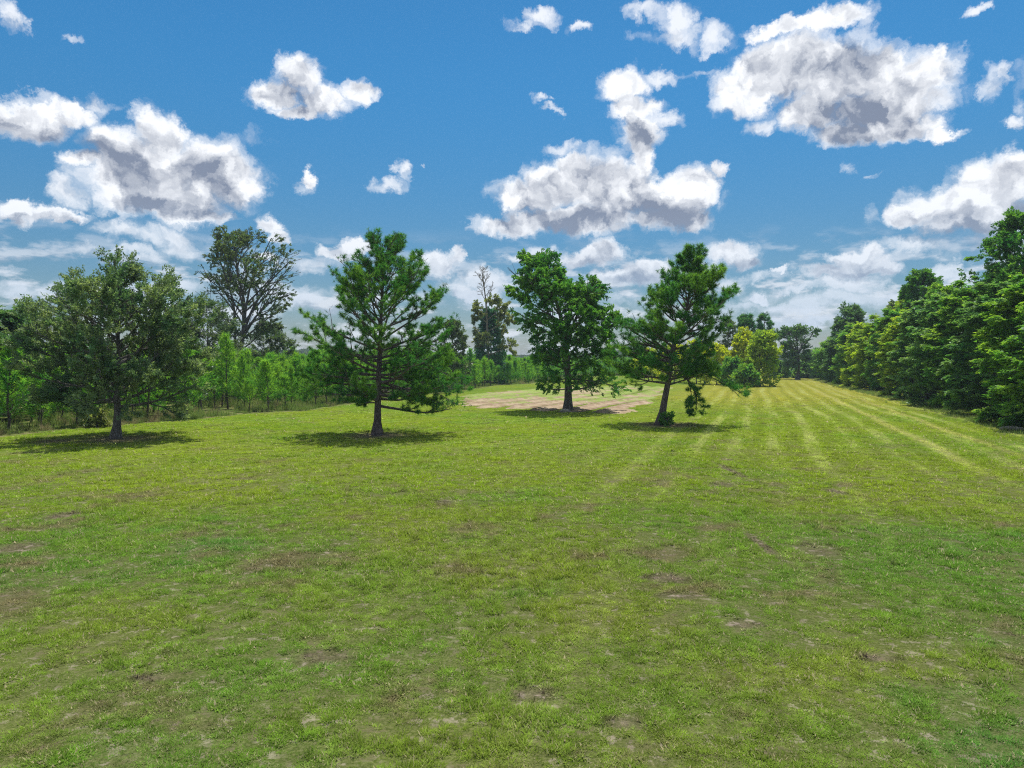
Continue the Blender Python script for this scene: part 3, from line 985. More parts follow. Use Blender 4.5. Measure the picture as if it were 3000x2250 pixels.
def build_tree(name, label, cat, loc, env, trunk, r0, leafmat, bark, templates, *, seed=1, group=None, crown_name='crown',
               n1=26, zb=.25, zt=.96, e0=.1, e1=1.0, up1=.25, n2=7, n3=5, ang2=.85, ang3=.8, l2=.42, l3=.42,
               nclus=5000, csize=1.0, clump=.5, cfreq=.9, flat=0.0, layered=False, droop=-.1, depth=None, extra=None,
               outward=.5, needle=False, twig_r=.006, trunk_top=.18, min_t=.3, rz=0.0, twigs=True, inner=0.0, tintbias=0.0,
               loosen=1.06, tri_leaf=None, link_col=None, data_only=False, leaf_lift=0.0, len_lo=.78, grad=.0, airy=0.0, leaf_top=None, fillin=.12, lowthin=0.0):
    rng = np.random.default_rng(seed)
    H = env[-1, 0]
    trunk = np.asarray(trunk, float)
    TP = resample(trunk, 14)
    TP[1:-1, 1] += rng.normal(0, .03, 12)
    zt_ = TP[:, 2] / max(TP[-1, 2], .01)
    TRr = r0 * (1 - (1 - trunk_top) * np.clip(zt_, 0, 1) ** .85)
    TRr[0] *= 1.5; TRr[1] *= 1.06
    TP[0, 2] = -0.08
    ztop = TP[-1, 2]
    xl = lambda z: np.interp(z, env[:, 0], env[:, 1]); xr = lambda z: np.interp(z, env[:, 0], env[:, 2])
    tx = lambda z: np.interp(z, TP[:, 2], TP[:, 0])
    dep = depth if depth is not None else 1.0

    def Rad(z, az):
        l = np.maximum(tx(z) - xl(z), .15); r = np.maximum(xr(z) - tx(z), .15)
        c = np.cos(az); w = c * c
        dmean = (l + r) / 2 * dep
        side = np.where(c > 0, r, l)
        return side * w + dmean * (1 - w)
    # primaries
    i = np.arange(n1)
    fz = (i + rng.uniform(.1, .9, n1)) / n1
    z0 = ztop * (zb + (zt - zb) * fz)
    az = i * 2.39996 + rng.uniform(-.35, .35, n1)
    elv = e0 + (e1 - e0) * fz ** 1.2 + rng.normal(0, .10, n1)
    L = np.full(n1, 1.0)
    for _ in range(6):
        zt2 = np.clip(z0 + L * np.sin(elv), env[0, 0], H)
        L = Rad(zt2, az) / np.maximum(np.cos(elv), .25)
        L = np.where(z0 + L * np.sin(elv) > H, np.maximum((H - z0) / np.maximum(np.sin(elv), .05), .3), L)
    L = L * rng.uniform(len_lo, 1.02, n1)
    st = np.c_[np.interp(z0, TP[:, 2], TP[:, 0]), np.interp(z0, TP[:, 2], TP[:, 1]), z0]
    d = np.c_[np.cos(az) * np.cos(elv), np.sin(az) * np.cos(elv), np.sin(elv)]
    P1 = grow(st, d, L, 9, np.array([0, 0, 1.]), up1, .045, rng)
    for _ in range(3):                            # bent branches still have to reach the outline
        tip = P1[:, -1]
        rr_ = np.hypot(tip[:, 0] - tx(tip[:, 2]), tip[:, 1])
        want = Rad(np.clip(tip[:, 2], env[0, 0], H), np.arctan2(tip[:, 1], tip[:, 0] - tx(tip[:, 2]))) * (L * 0 + rng.uniform(len_lo, 1.0, n1) if _ == 0 else lim)
        lim = want / np.maximum(want, 1e-6) * rng.uniform(.9, 1.0, n1)
        kf = np.clip(want / np.maximum(rr_, .05), .6, 2.1)[:, None]
        P1[:, :, 0] = st[:, None, 0] + (P1[:, :, 0] - st[:, None, 0]) * kf
        P1[:, :, 1] = st[:, None, 1] + (P1[:, :, 1] - st[:, None, 1]) * kf
        break
    L = np.linalg.norm(np.diff(P1, axis=1), axis=2).sum(1)
    Rt = np.interp(z0, TP[:, 2], TRr)
    r1 = np.minimum(Rt * .62, .018 * L + .012)
    R1 = r1[:, None] * np.linspace(1, .25, 9)[None]
    if extra:                                     # named limbs seen in the photograph
        for path, er in extra:
            q = resample(np.asarray(path, float), 9)
            P1 = np.concatenate([P1, q[None]]); R1 = np.concatenate([R1, (er * np.linspace(1, .3, 9))[None]])
            L = np.r_[L, np.linalg.norm(np.diff(q, axis=0), axis=1).sum()]
    # the leader carries side shoots too
    lead = resample(np.array([TP[np.searchsorted(TP[:, 2], ztop * .72)], TP[-1]]), 9)
    P1b = np.concatenate([P1, lead[None]]); R1b = np.concatenate([R1, (TRr[-1] * np.linspace(1.6, 1, 9))[None]]); Lb = np.r_[L, ztop * .28]
    bias = np.array([0, 0, 1.])
    P2, R2, L2 = kids(P1b, R1b, Lb, n2, min_t, .98, ang2, l2, 6, bias, up1 * .6 + droop, .10, rng, flat)
    P3, R3, L3 = kids(P2, R2, L2, n3, .2, 1.0, ang3, l3, 4, bias, droop, .14, rng, flat)
    R2 = np.maximum(R2, twig_r); R3 = np.maximum(R3, twig_r * .7)

    def inside(p, k=loosen):
        z = p[:, 2]
        a = np.arctan2(p[:, 1], p[:, 0] - tx(z))
        rr = np.hypot(p[:, 1], p[:, 0] - tx(z))
        nz = fbm(p * 1.3 + 9, seed + 3, 2)
        return (rr < Rad(z, a) * (k + .30 * (nz - .5))) & (z < H * (1.0 + .0) + .10) & (z > env[0, 0] - .25)
    # leaf clusters on the outer twigs
    def along(P, n):
        wl = np.linalg.norm(P[:, -1] - P[:, 0], axis=1); cw_ = np.cumsum(wl); b = np.minimum(np.searchsorted(cw_, rng.uniform(0, cw_[-1], n)), len(P) - 1); x = rng.uniform(.25, .999, n) ** .7 * (P.shape[1] - 1)
        k = np.minimum(x.astype(int), P.shape[1] - 2); f = (x - k)[:, None]
        return P[b, k] * (1 - f) + P[b, k + 1] * f, norm(P[b, k + 1] - P[b, k])
    nn = int(nclus * 2.4)
    pa, da = along(P3, int(nn * .8)); pb, db = along(P2, nn - len(pa))
    tips = P3[:, -1]; td = norm(P3[:, -1] - P3[:, -2])
    if len(tips) > nclus * .8:
        s_ = rng.permutation(len(tips))[:int(nclus * .8)]; tips = tips[s_]; td = td[s_]
    sh = rng.permutation(len(tips)); tips, td = tips[sh], td[sh]
    pos = np.concatenate([tips, pa, pb]); dr = np.concatenate([td, da, db])
    pc, dc_ = along(P1[:, 3:], int(nclus * .16))
    pos = np.concatenate([pos, pc]); dr = np.concatenate([dr, dc_])
    zmin = env[0, 0]
    ok = inside(pos)
    cn = fbm(pos * cfreq, seed + 11, 3)
    ok &= (cn + rng.normal(0, .02, len(cn)) > np.quantile(cn, clump * .62)) | (rng.uniform(size=len(cn)) < fillin)
    ok &= rng.uniform(size=len(cn)) > airy * np.clip(pos[:, 2] / H, 0, 1) ** 2
    ok &= rng.uniform(size=len(cn)) > lowthin * np.clip(1 - (pos[:, 2] - zmin) / (.22 * H), 0, 1)
    if leaf_top is not None: ok &= pos[:, 2] < leaf_top
    pos, dr, cn = pos[ok], dr[ok], cn[ok]
    if len(pos) > nclus:
        sh = rng.permutation(len(pos)); pos, dr, cn = pos[sh], dr[sh], cn[sh]
        pos, dr, cn = pos[:nclus], dr[:nclus], cn[:nclus]
    out = norm(np.c_[pos[:, 0] - tx(pos[:, 2]), pos[:, 1], np.full(len(pos), leaf_lift)])
    axis = norm(dr + out * outward + rng.normal(0, .35, pos.shape) + np.array([0, 0, leaf_lift]))
    if layered:
        axis[:, 2] *= .35; axis[:, 2] -= .08; axis = norm(axis)
        up = np.array([0, 0, 1.]) + rng.normal(0, .28, pos.shape)
    else:
        up = rng.normal(0, 1, pos.shape) + np.array([0, 0, .9]) + out * .5
    tint = np.clip(.5 + (cn - np.median(cn)) * 2.0 + rng.normal(0, .28 if needle else .20, len(pos)) + tintbias + grad * (pos[:, 2] / H - .5), 0, 1)
    scale = csize * rng.uniform(.75, 1.25, len(pos))
    lm = cluster_mesh(crown_name, pos, axis, up, scale, tint, templates, rng)
    # wood: trunk, limbs, twigs
    tv, tf = tubes(TP[None], TRr[None], 12)
    # flare and unevenness of the trunk
    ang = np.arctan2(tv[:, 1] - np.interp(tv[:, 2], TP[:, 2], TP[:, 1]), tv[:, 0] - np.interp(tv[:, 2], TP[:, 2], TP[:, 0]))
    fl = 1 + .24 * np.sin(ang * 5 + seed) * np.clip(1 - tv[:, 2] / .5, 0, 1)
    cxx = np.interp(tv[:, 2], TP[:, 2], TP[:, 0]); cyy = np.interp(tv[:, 2], TP[:, 2], TP[:, 1])
    tv[:, 0] = cxx + (tv[:, 0] - cxx) * fl; tv[:, 1] = cyy + (tv[:, 1] - cyy) * fl
    m_tr = raw_mesh('trunk', tv, tf, smooth=True)
    bv, bf = tubes(P1, np.maximum(R1, .012), 6)
    k2 = inside(P2[:, 3], 1.0)
    v2, f2 = tubes(P2[k2], R2[k2], 4)
    if twigs:
        k3 = inside(P3[:, 2], 1.0)
        lim3 = 1300 if loc[1] < 60 else 700
        if k3.sum() > lim3:
            idx3 = np.where(k3)[0]; rng.shuffle(idx3); k3 = idx3[:lim3]
        v3, f3 = tubes(P3[k3], R3[k3], 3)
        BV = np.concatenate([bv, v2, v3]); BF = np.concatenate([bf, f2 + len(bv), f3 + len(bv) + len(v2)])
    else:
        BV = np.concatenate([bv, v2]); BF = np.concatenate([bf, f2 + len(bv)])
    m_br = raw_mesh('branches', BV, BF, smooth=True)
    for mm, mt in ((m_tr, bark), (m_br, bark), (lm, leafmat)):
        mm.materials.append(mt)
    if data_only:
        return m_tr, m_br, lm
    root = empty(name, (loc[0], loc[1], 0), rz)
    tag(root, label, cat, group)
    link_mesh('trunk', m_tr, None, root)
    link_mesh('branches', m_br, None, root)
    link_mesh(crown_name, lm, None, root)
    return root


def D(loc):
    return loc[1]


# --- the four trees on the lawn
bA = (340, 1285); dA = TREE_A[1]
build_tree('oak_tree', 'broad grey-green oak standing alone on the left of the lawn', 'tree', TREE_A,
           env_px(*bA, dA, [(1222, 300, 520), (1205, 220, 590), (1180, 130, 610), (1130, 95, 615), (1050, 70, 600), (950, 78, 585), (900, 90, 585), (860, 120, 560), (820, 170, 530), (780, 225, 500), (745, 300, 440), (733, 330, 380)]),
           path_px(*bA, dA, [(340, 1285), (343, 1240), (347, 1150), (350, 1050), (352, 950), (350, 850), (345, 770)]), .20,
           M_oak, M_barkd, T_oak, seed=21, n1=60, zb=.17, zt=.95, e0=.12, e1=1.15, up1=.28, n2=9, n3=6, ang2=.75, nclus=12500, csize=1.05, clump=.62, airy=.78, min_t=.25,
           cfreq=1.1, droop=.05, outward=.9, leaf_lift=.35, loosen=1.06)

bB = (1105, 1275); dB = TREE_B[1]
build_tree('pine_tree', 'tall pine with tufted needles and a straight trunk, right of the broad oak', 'tree', TREE_B,
           env_px(*bB, dB, [(1195, 1120, 1360), (1170, 900, 1375), (1120, 872, 1378), (1060, 868, 1350), (1000, 862, 1335), (960, 872, 1350), (900, 905, 1338), (860, 908, 1310), (820, 940, 1290), (790, 975, 1270), (750, 1015, 1235), (715, 1045, 1215), (688, 1075, 1190)]),
           path_px(*bB, dB, [(1105, 1275), (1108, 1180), (1110, 1100), (1116, 1000), (1120, 900), (1124, 800), (1125, 715)]), .215,
           M_pine, M_barkp, T_needle, seed=5, fillin=.22, n1=70, zb=.15, zt=.97, e0=-.16, e1=1.2, up1=.42, n2=9, n3=4, ang2=.72, ang3=.7, l2=.34, l3=.42, nclus=10500,
           csize=1.0, clump=.78, cfreq=.75, needle=True, droop=.35, outward=.4, leaf_lift=.5, flat=.5, twig_r=.008, trunk_top=.12, min_t=.25, len_lo=.85, loosen=1.05, tintbias=-.05,
           extra=[(path_px(*bB, dB, [(1112, 1118), (1150, 1130), (1210, 1165), (1290, 1195)]) + np.array([0, 0, 0]), .06),
                  (path_px(*bB, dB, [(1106, 1100), (1060, 1092), (980, 1090), (900, 1110)]), .06),
                  (path_px(*bB, dB, [(1112, 1105), (1170, 1110), (1260, 1125), (1360, 1150)]), .06),
                  (path_px(*bB, dB, [(1108, 1120), (1160, 1125), (1230, 1150), (1310, 1180)]) + np.array([[0, 0, 0], [0, -.7, 0], [0, -1.3, 0], [0, -1.7, 0]]), .05),
                  (path_px(*bB, dB, [(1110, 1095), (1170, 1100), (1250, 1130), (1350, 1185)]) + np.array([[0, 0, 0], [0, -.3, 0], [0, -.6, 0], [0, -.8, 0]]), .05),
                  (path_px(*bB, dB, [(1110, 1060), (1180, 1050), (1260, 1065), (1350, 1110)]) + np.array([[0, 0, 0], [0, -.9, 0], [0, -1.6, 0], [0, -2.0, 0]]), .05),
                  (path_px(*bB, dB, [(1112, 1030), (1180, 1010), (1260, 1020), (1335, 1050)]) + np.array([[0, 0, 0], [0, .3, 0], [0, .6, 0], [0, .8, 0]]), .05),
                  (path_px(*bB, dB, [(1108, 1090), (1160, 1075), (1230, 1080), (1330, 1100)]) + np.array([[0, 0, 0], [0, .8, 0], [0, 1.5, 0], [0, 2.0, 0]]), .05),
                  (path_px(*bB, dB, [(1108, 1110), (1050, 1110), (980, 1125), (900, 1150)]) + np.array([[0, 0, 0], [0, -.7, 0], [0, -1.3, 0], [0, -1.7, 0]]), .05),
                  (path_px(*bB, dB, [(1108, 1060), (1040, 1050), (960, 1055), (880, 1060)]) + np.array([[0, 0, 0], [0, .8, 0], [0, 1.5, 0], [0, 2.0, 0]]), .05)])

bC = (1665, 1205); dC = TREE_C[1]
build_tree('sweetgum_tree', 'rounded broadleaf tree with forked trunk at the edge of the ploughed strip', 'tree', TREE_C,
           env_px(*bC, dC, [(1143, 1600, 1845), (1128, 1580, 1850), (1100, 1572, 1800), (1060, 1555, 1790), (1000, 1560, 1800), (950, 1530, 1815), (900, 1492, 1815), (850, 1476, 1790), (810, 1482, 1730), (775, 1500, 1665), (745, 1530, 1628), (718, 1555, 1605)]),
           path_px(*bC, dC, [(1665, 1205), (1664, 1130), (1662, 1050), (1655, 990), (1640, 920), (1615, 840), (1590, 760)]), .33,
           M_gum, M_barkd, T_gum, seed=31, n1=54, zb=.13, zt=.95, e0=-.05, e1=1.1, up1=.2, n2=9, n3=6, lowthin=.85, nclus=10500, csize=.90, clump=1.05, cfreq=.9, airy=.35, len_lo=.88,
           droop=-.22, outward=.6, loosen=1.0,
           extra=[(path_px(*bC, dC, [(1660, 1030), (1675, 960), (1700, 900), (1745, 860)]), .17),
                  (path_px(*bC, dC, [(1660, 1060), (1690, 1010), (1735, 985), (1790, 930)]), .10),
                  (path_px(*bC, dC, [(1665, 1120), (1720, 1115), (1780, 1125), (1845, 1145)]), .05)])

bD = (1935, 1245); dD = TREE_D[1]
build_tree('pine_tree', 'leaning pine with a dark slanting trunk beside the mown strip', 'tree', TREE_D,
           env_px(*bD, dD, [(1215, 1990, 2060), (1170, 1985, 2180), (1140, 1800, 2170), (1105, 1772, 2110), (1050, 1768, 2070), (1000, 1772, 2115), (950, 1800, 2110), (905, 1850, 2140), (870, 1880, 2175), (835, 1900, 2165), (800, 1925, 2125), (770, 1955, 2095), (740, 1985, 2070), (722, 2005, 2055)]),
           path_px(*bD, dD, [(1935, 1245), (1947, 1170), (1958, 1110), (1968, 1030), (1975, 1000), (1998, 950), (2015, 880), (2022, 800), (2032, 735)]), .24,
           M_pine, M_barkp, T_needle, seed=17, fillin=.35, n1=66, zb=.22, zt=.97, e0=-.08, e1=1.15, up1=.40, n2=9, n3=4, ang2=.72, ang3=.7, l2=.36, l3=.42, nclus=9000, csize=1.14,
           clump=.55, cfreq=.65, needle=True, droop=.35, outward=.4, leaf_lift=.5, flat=.5, twig_r=.008, trunk_top=.14, min_t=.25, len_lo=.9, loosen=1.10, tintbias=.02,
           extra=[(path_px(*bD, dD, [(1972, 1045), (1900, 990), (1840, 960), (1790, 960)]) + np.array([[0, 0, 0], [0, -.6, 0], [0, -1, 0], [0, -1.3, 0]]), .07),
                  (path_px(*bD, dD, [(1968, 1060), (1900, 1050), (1840, 1040), (1775, 1050)]) + np.array([[0, 0, 0], [0, .6, 0], [0, 1, 0], [0, 1.2, 0]]), .07),
                  (path_px(*bD, dD, [(1975, 1062), (2040, 1085), (2105, 1120), (2160, 1150)]) + np.array([[0, 0, 0], [0, -.4, 0], [0, -.7, 0], [0, -.9, 0]]), .05),
                  (path_px(*bD, dD, [(1985, 1095), (2020, 1120), (2032, 1160), (2030, 1200)]) + np.array([[0, 0, 0], [0, -.4, 0], [0, -.7, 0], [0, -.8, 0]]), .05),
                  (path_px(*bD, dD, [(1958, 1110), (1915, 1105), (1850, 1090), (1785, 1100)]), .05),
                  (path_px(*bD, dD, [(1972, 1045), (1920, 1015), (1860, 1005), (1790, 1020)]), .09),
                  (path_px(*bD, dD, [(1975, 1060), (2040, 1075), (2110, 1110), (2165, 1160)]), .06),
                  (path_px(*bD, dD, [(1985, 1085), (2015, 1110), (2025, 1150), (2022, 1205)]), .05)])

# --- trees standing in and behind the plantation
def far_tree(name, label, bx, by, rows, trunk, r0, mat, bark, tmpl, depth_m=None, **kw):
    loc = ground_at(bx, by)
    d = loc[1]
    kw.setdefault('seed', int(bx) % 97)
    return build_tree(name, label, kw.pop('cat', 'tree'), loc, env_px(bx, by, d, rows), path_px(bx, by, d, trunk), r0, mat, bark, tmpl, **kw)


far_tree('tall_tree', 'tall thin-leaved tree with a forked bare trunk rising behind the young pines', 702, 1160,
         [(1085, 655, 760), (1020, 640, 800), (950, 625, 815), (885, 605, 850), (850, 598, 872), (800, 598, 870), (760, 604, 868), (730, 610, 868), (700, 625, 850), (673, 655, 745)],
         [(702, 1160), (704, 1100), (706, 1040), (716, 960), (722, 900), (700, 800), (690, 700)], .36, M_airy, M_barkd, T_gum, seed=14,
         n1=30, zb=.28, zt=.95, e0=.65, e1=1.2, up1=.18, n2=9, n3=6, ang2=.65, fillin=.10, nclus=5200, csize=.80, clump=1.05, cfreq=.38, airy=.25, droop=-.05, outward=.6, loosen=1.0,
         twig_r=.022, len_lo=.85,
         extra=[(path_px(702, 1160, ground_at(702, 1160)[1], [(696, 1130), (690, 1000), (692, 900), (662, 800), (640, 740)]), .2),
                (path_px(702, 1160, ground_at(702, 1160)[1], [(712, 980), (745, 900), (790, 830), (850, 770)]), .18),
                (path_px(702, 1160, ground_at(702, 1160)[1], [(708, 1000), (750, 930), (800, 880), (865, 860)]), .15),
                (path_px(702, 1160, ground_at(702, 1160)[1], [(720, 920), (740, 820), (780, 740), (800, 700)]), .14)])
far_tree('small_tree', 'low spreading open-crowned tree left of the tall forked tree', 610, 1175,
         [(1130, 520, 700), (1080, 500, 730), (1020, 490, 730), (960, 500, 720), (910, 530, 690), (880, 570, 640)],
         [(610, 1175), (606, 1080), (612, 980), (608, 900)], .16, M_airy, M_barkd, T_oak, seed=3,
         n1=26, zb=.2, e0=.2, e1=1.0, n2=8, n3=5, nclus=3200, csize=1.35, clump=.9, outward=.7)
far_tree('small_tree', 'low spreading open-crowned tree right of the tall forked tree', 800, 1150,
         [(1110, 730, 850), (1060, 720, 872), (1010, 725, 868), (975, 745, 840), (945, 770, 810)],
         [(800, 1150), (797, 1080), (795, 1000), (790, 955)], .18, M_airy, M_barkd, T_oak, seed=8,
         n1=24, zb=.2, e0=.2, e1=1.0, n2=8, n3=5, nclus=2600, csize=1.5, clump=.9, outward=.7)
far_tree('evergreen_tree', 'dense dark tree cut off by the left edge of the photo', -45, 1235,
         [(1180, -160, 40), (1100, -190, 62), (1020, -190, 66), (960, -170, 58), (915, -130, 42), (885, -90, 10)],
         [(-45, 1235), (-40, 1100), (-40, 960)], .28, M_dark, M_barkd, T_spray, seed=41, n1=34, zb=.15, e0=.0, e1=1.1, n2=9, n3=6, nclus=6500, csize=1.4, clump=.3, droop=-.2, layered=True)
far_tree('small_tree', 'open grey-green tree between the left edge and the broad oak', 165, 1205,
         [(1160, 60, 270), (1080, 40, 290), (1000, 45, 290), (950, 60, 270), (915, 85, 230), (890, 95, 130)],
         [(165, 1205), (160, 1080), (150, 930)], .16, M_oak, M_barkd, T_oak, seed=43, n1=28, zb=.15, e0=.1, e1=1.1, n2=9, n3=5, nclus=4200, csize=1.2, clump=.7, outward=.7, airy=.5)
far_tree('bare_tree', 'leafless spiky top of a dead tree wrapped in ivy', 1432, 1125,
         [(1090, 1395, 1490), (1050, 1392, 1500), (1000, 1388, 1512), (950, 1390, 1515), (900, 1392, 1500), (870, 1395, 1465), (840, 1395, 1455), (800, 1390, 1440), (783, 1398, 1432)],
         [(1432, 1125), (1430, 1050), (1428, 980), (1425, 900), (1420, 850), (1412, 790)], .34, M_olive, M_barks, T_big, seed=9,
         n1=20, zb=.25, zt=.99, e0=.3, e1=1.25, n2=7, n3=4, nclus=900, csize=.75, clump=.8, twig_r=.03, outward=.6, leaf_top=(1125 - 872) * ground_at(1432, 1125)[1] / FPX)
far_tree('small_tree', 'slim open-crowned tree just right of the tall tufted pine', 1325, 1145,
         [(1110, 1270, 1372), (1050, 1275, 1378), (1000, 1285, 1372), (965, 1295, 1362), (945, 1305, 1345)],
         [(1325, 1145), (1328, 1050), (1326, 950)], .16, M_airy, M_barkd, T_gum, seed=19, n1=22, zb=.2, e0=.3, e1=1.1, n2=8, n3=4, nclus=2000, csize=1.15, clump=.85)


def ivy_column(bx, by, y_top, half):
    loc = ground_at(bx, by); k = loc[1] / FPX
    rng = np.random.default_rng(77)
    n = 1500
    z = rng.uniform(0, 1, n) ** .9 * (by - y_top) * k
    h = (by - y_top) * k
    r = half * k * (1.05 - .75 * (z / h) ** 1.6) * (0.75 + .5 * fbm(np.c_[z * .5, z * 0, z * 0], 4, 2))
    a = rng.uniform(0, 2 * pi, n); rr = r * rng.uniform(.5, 1.1, n)
    pos = np.c_[rr * np.cos(a) - .12 * k * z, rr * np.sin(a), z]
    axis = np.c_[np.cos(a), np.sin(a), rng.normal(-.2, .4, n)]
    me = cluster_mesh('ivy', pos, axis, rng.normal(0, 1, (n, 3)) + [0, 0, .6], rng.uniform(.7, 1.3, n) * .75, rng.uniform(0, 1, n), T_big, rng)
    o = link_mesh('ivy', me, M_ivy)
    o.location = (loc[0], loc[1], 0)
    tag(o, 'dark ivy climbing the dead tree in a thick column', 'ivy')


ivy_column(1436, 1124, 905, 40)

# --- the grove behind the leaning pine and the lone tree at the far end of the mown strip
gx = dict(n2=8, n3=4, twigs=False)
far_tree('pine_tree', 'dark distant pine with a ragged top, left one of the pair behind the grove', 2188, 1120,
         [(1060, 2150, 2225), (1010, 2148, 2230), (970, 2150, 2215), (945, 2145, 2212), (925, 2165, 2200), (912, 2172, 2192)],
         [(2188, 1120), (2182, 1020), (2178, 930)], .25, M_pine, M_barkp, T_needle_far, seed=51, n1=24, zb=.35, e0=.1, e1=.9, nclus=950, csize=1.9, clump=1.0, needle=True, tintbias=-.3, **gx)
far_tree('pine_tree', 'dark distant pine with a pointed top, right one of the pair behind the grove', 2240, 1120,
         [(1060, 2205, 2272), (1010, 2205, 2270), (970, 2208, 2268), (950, 2212, 2262), (930, 2222, 2252), (912, 2232, 2242)],
         [(2240, 1120), (2238, 1020), (2237, 918)], .25, M_pine, M_barkp, T_needle_far, seed=52, n1=28, zb=.3, e0=.1, e1=.9, nclus=1000, csize=1.8, clump=.9, needle=True, tintbias=-.3, **gx)
far_tree('slender_tree', 'thin half-bare tree in the grove behind the leaning pine', 2130, 1125,
         [(1060, 2100, 2160), (1000, 2105, 2165), (960, 2115, 2150), (935, 2125, 2140)],
         [(2130, 1125), (2131, 1020), (2131, 940)], .2, M_airy, M_barkd, T_big, seed=53, n1=20, zb=.3, e0=.3, e1=1.0, nclus=300, csize=.8, clump=.8, twig_r=.03, n2=7, n3=4)
far_tree('leafy_tree', 'full green broadleaf tree at the right end of the grove, reaching the ground', 2222, 1132,
         [(1131, 2175, 2262), (1100, 2160, 2280), (1060, 2170, 2270), (1030, 2190, 2282), (1005, 2205, 2276), (975, 2215, 2268), (950, 2225, 2255)],
         [(2222, 1132), (2224, 1060), (2226, 1000)], .25, M_hedge_y, M_barkd, T_big, seed=54, n1=34, zb=.02, e0=-.1, e1=1.1, nclus=1500, csize=.68, clump=.85, cfreq=.5, droop=-.1, **gx)
far_tree('leafy_tree', 'bright lime-green young tree in the middle of the grove', 2172, 1129,
         [(1120, 2130, 2200), (1070, 2135, 2215), (1020, 2150, 2218), (985, 2160, 2205), (965, 2168, 2190)],
         [(2172, 1129), (2175, 1060), (2178, 975)], .18, M_yellow, M_barkd, T_big, seed=55, n1=26, zb=.1, e0=.1, e1=1.1, nclus=900, csize=.72, clump=.4, **gx)
for k, (x, y, w, top, mt, lab) in enumerate([
        (1900, 1117, 50, 1022, M_yellow, 'yellow-green shrub seen past the left side of the slanting trunk'),
        (1975, 1120, 56, 1008, M_yellow, 'yellow shrub directly behind the slanting trunk'),
        (2040, 1124, 54, 1000, M_yellow, 'brightest yellow shrub in the thicket behind the leaning pine'),
        (2100, 1127, 50, 1006, M_yellow, 'yellow-green shrub before the thin half-bare tree'),
        (2145, 1131, 38, 1050, M_hedge, 'dark green rounded shrub at the foot of the lime-green tree'),
        (2188, 1134, 36, 1072, M_hedge, 'low dark green shrub at the front of the grove')]):
    far_tree('shrub', lab, x, y, [(y, x - w * .8, x + w * .8), (y - 20, x - w, x + w), ((y + top) / 2, x - w, x + w), (top + 15, x - w * .6, x + w * .6), (top, x - w * .25, x + w * .25)],
             [(x, y), (x, y - 30), (x + 2, top + 12)], .09, mt, M_barkd, T_big, seed=60 + k, n1=26, zb=.03, e0=.2, e1=1.2, nclus=900, csize=.62, clump=.25, cat='shrub',
             group='shrubs of the grove behind the leaning pine', **gx)
dK = ground_at(2337, 1112)[1]
far_tree('lone_tree', 'lone tree with forking top standing at the far end of the mown strip', 2337, 1112,
         [(1090, 2312, 2362), (1065, 2300, 2378), (1040, 2298, 2378), (1025, 2285, 2362), (1012, 2272, 2360), (1000, 2298, 2365), (985, 2262, 2378), (975, 2265, 2385), (962, 2305, 2388)],
         [(2337, 1112), (2339, 1070), (2336, 1030), (2332, 975)], .42, M_dark, M_barkd, T_big, seed=71, n1=30, zb=.2, e0=.1, e1=1.0, nclus=1150, csize=.85, clump=.8, cfreq=.35, twig_r=.03,
         n2=8, n3=4, extra=[(path_px(2337, 1112, dK, [(2337, 1035), (2360, 1005), (2375, 985), (2386, 966)]), .2), (path_px(2337, 1112, dK, [(2336, 1030), (2320, 1000), (2290, 985), (2266, 980)]), .18)])

bush_meshes = []


def bush_variant(seed, mat, H=3.4, W=2.2, n=700, tm=None, cs=.7):
    env = np.array([(0, -W * .8, W * .8), (H * .25, -W, W), (H * .6, -W * .85, W * .85), (H * .88, -W * .45, W * .45), (H, -.3, .3)])
    tr = np.array([(0, 0, 0), (.05, 0, H * .4), (0, 0, H * .85)])
    return build_tree('x', None, None, (0, 0), env, tr, .09, mat, M_barkd, tm or T_big, seed=seed, n1=22, zb=.03, e0=.2, e1=1.2, n2=7, n3=4, nclus=n, csize=cs, clump=.3, twigs=False, data_only=True)


def place_copy(meshes, names, rootname, label, cat, group, loc, rz, sc):
    root = empty(rootname, loc, rz); root.scale = (sc, sc, sc)
    if rootname == 'young_pine': root.rotation_euler = (.05 * sin(rz * 7.3), .05 * cos(rz * 5.1), rz); root.scale = (sc * (1 + .18 * sin(rz * 11)), sc * (1 + .18 * sin(rz * 11)), sc)
    tag(root, label, cat, group)
    for nm, me in zip(names, meshes):
        link_mesh(nm, me, None, root)
    return root


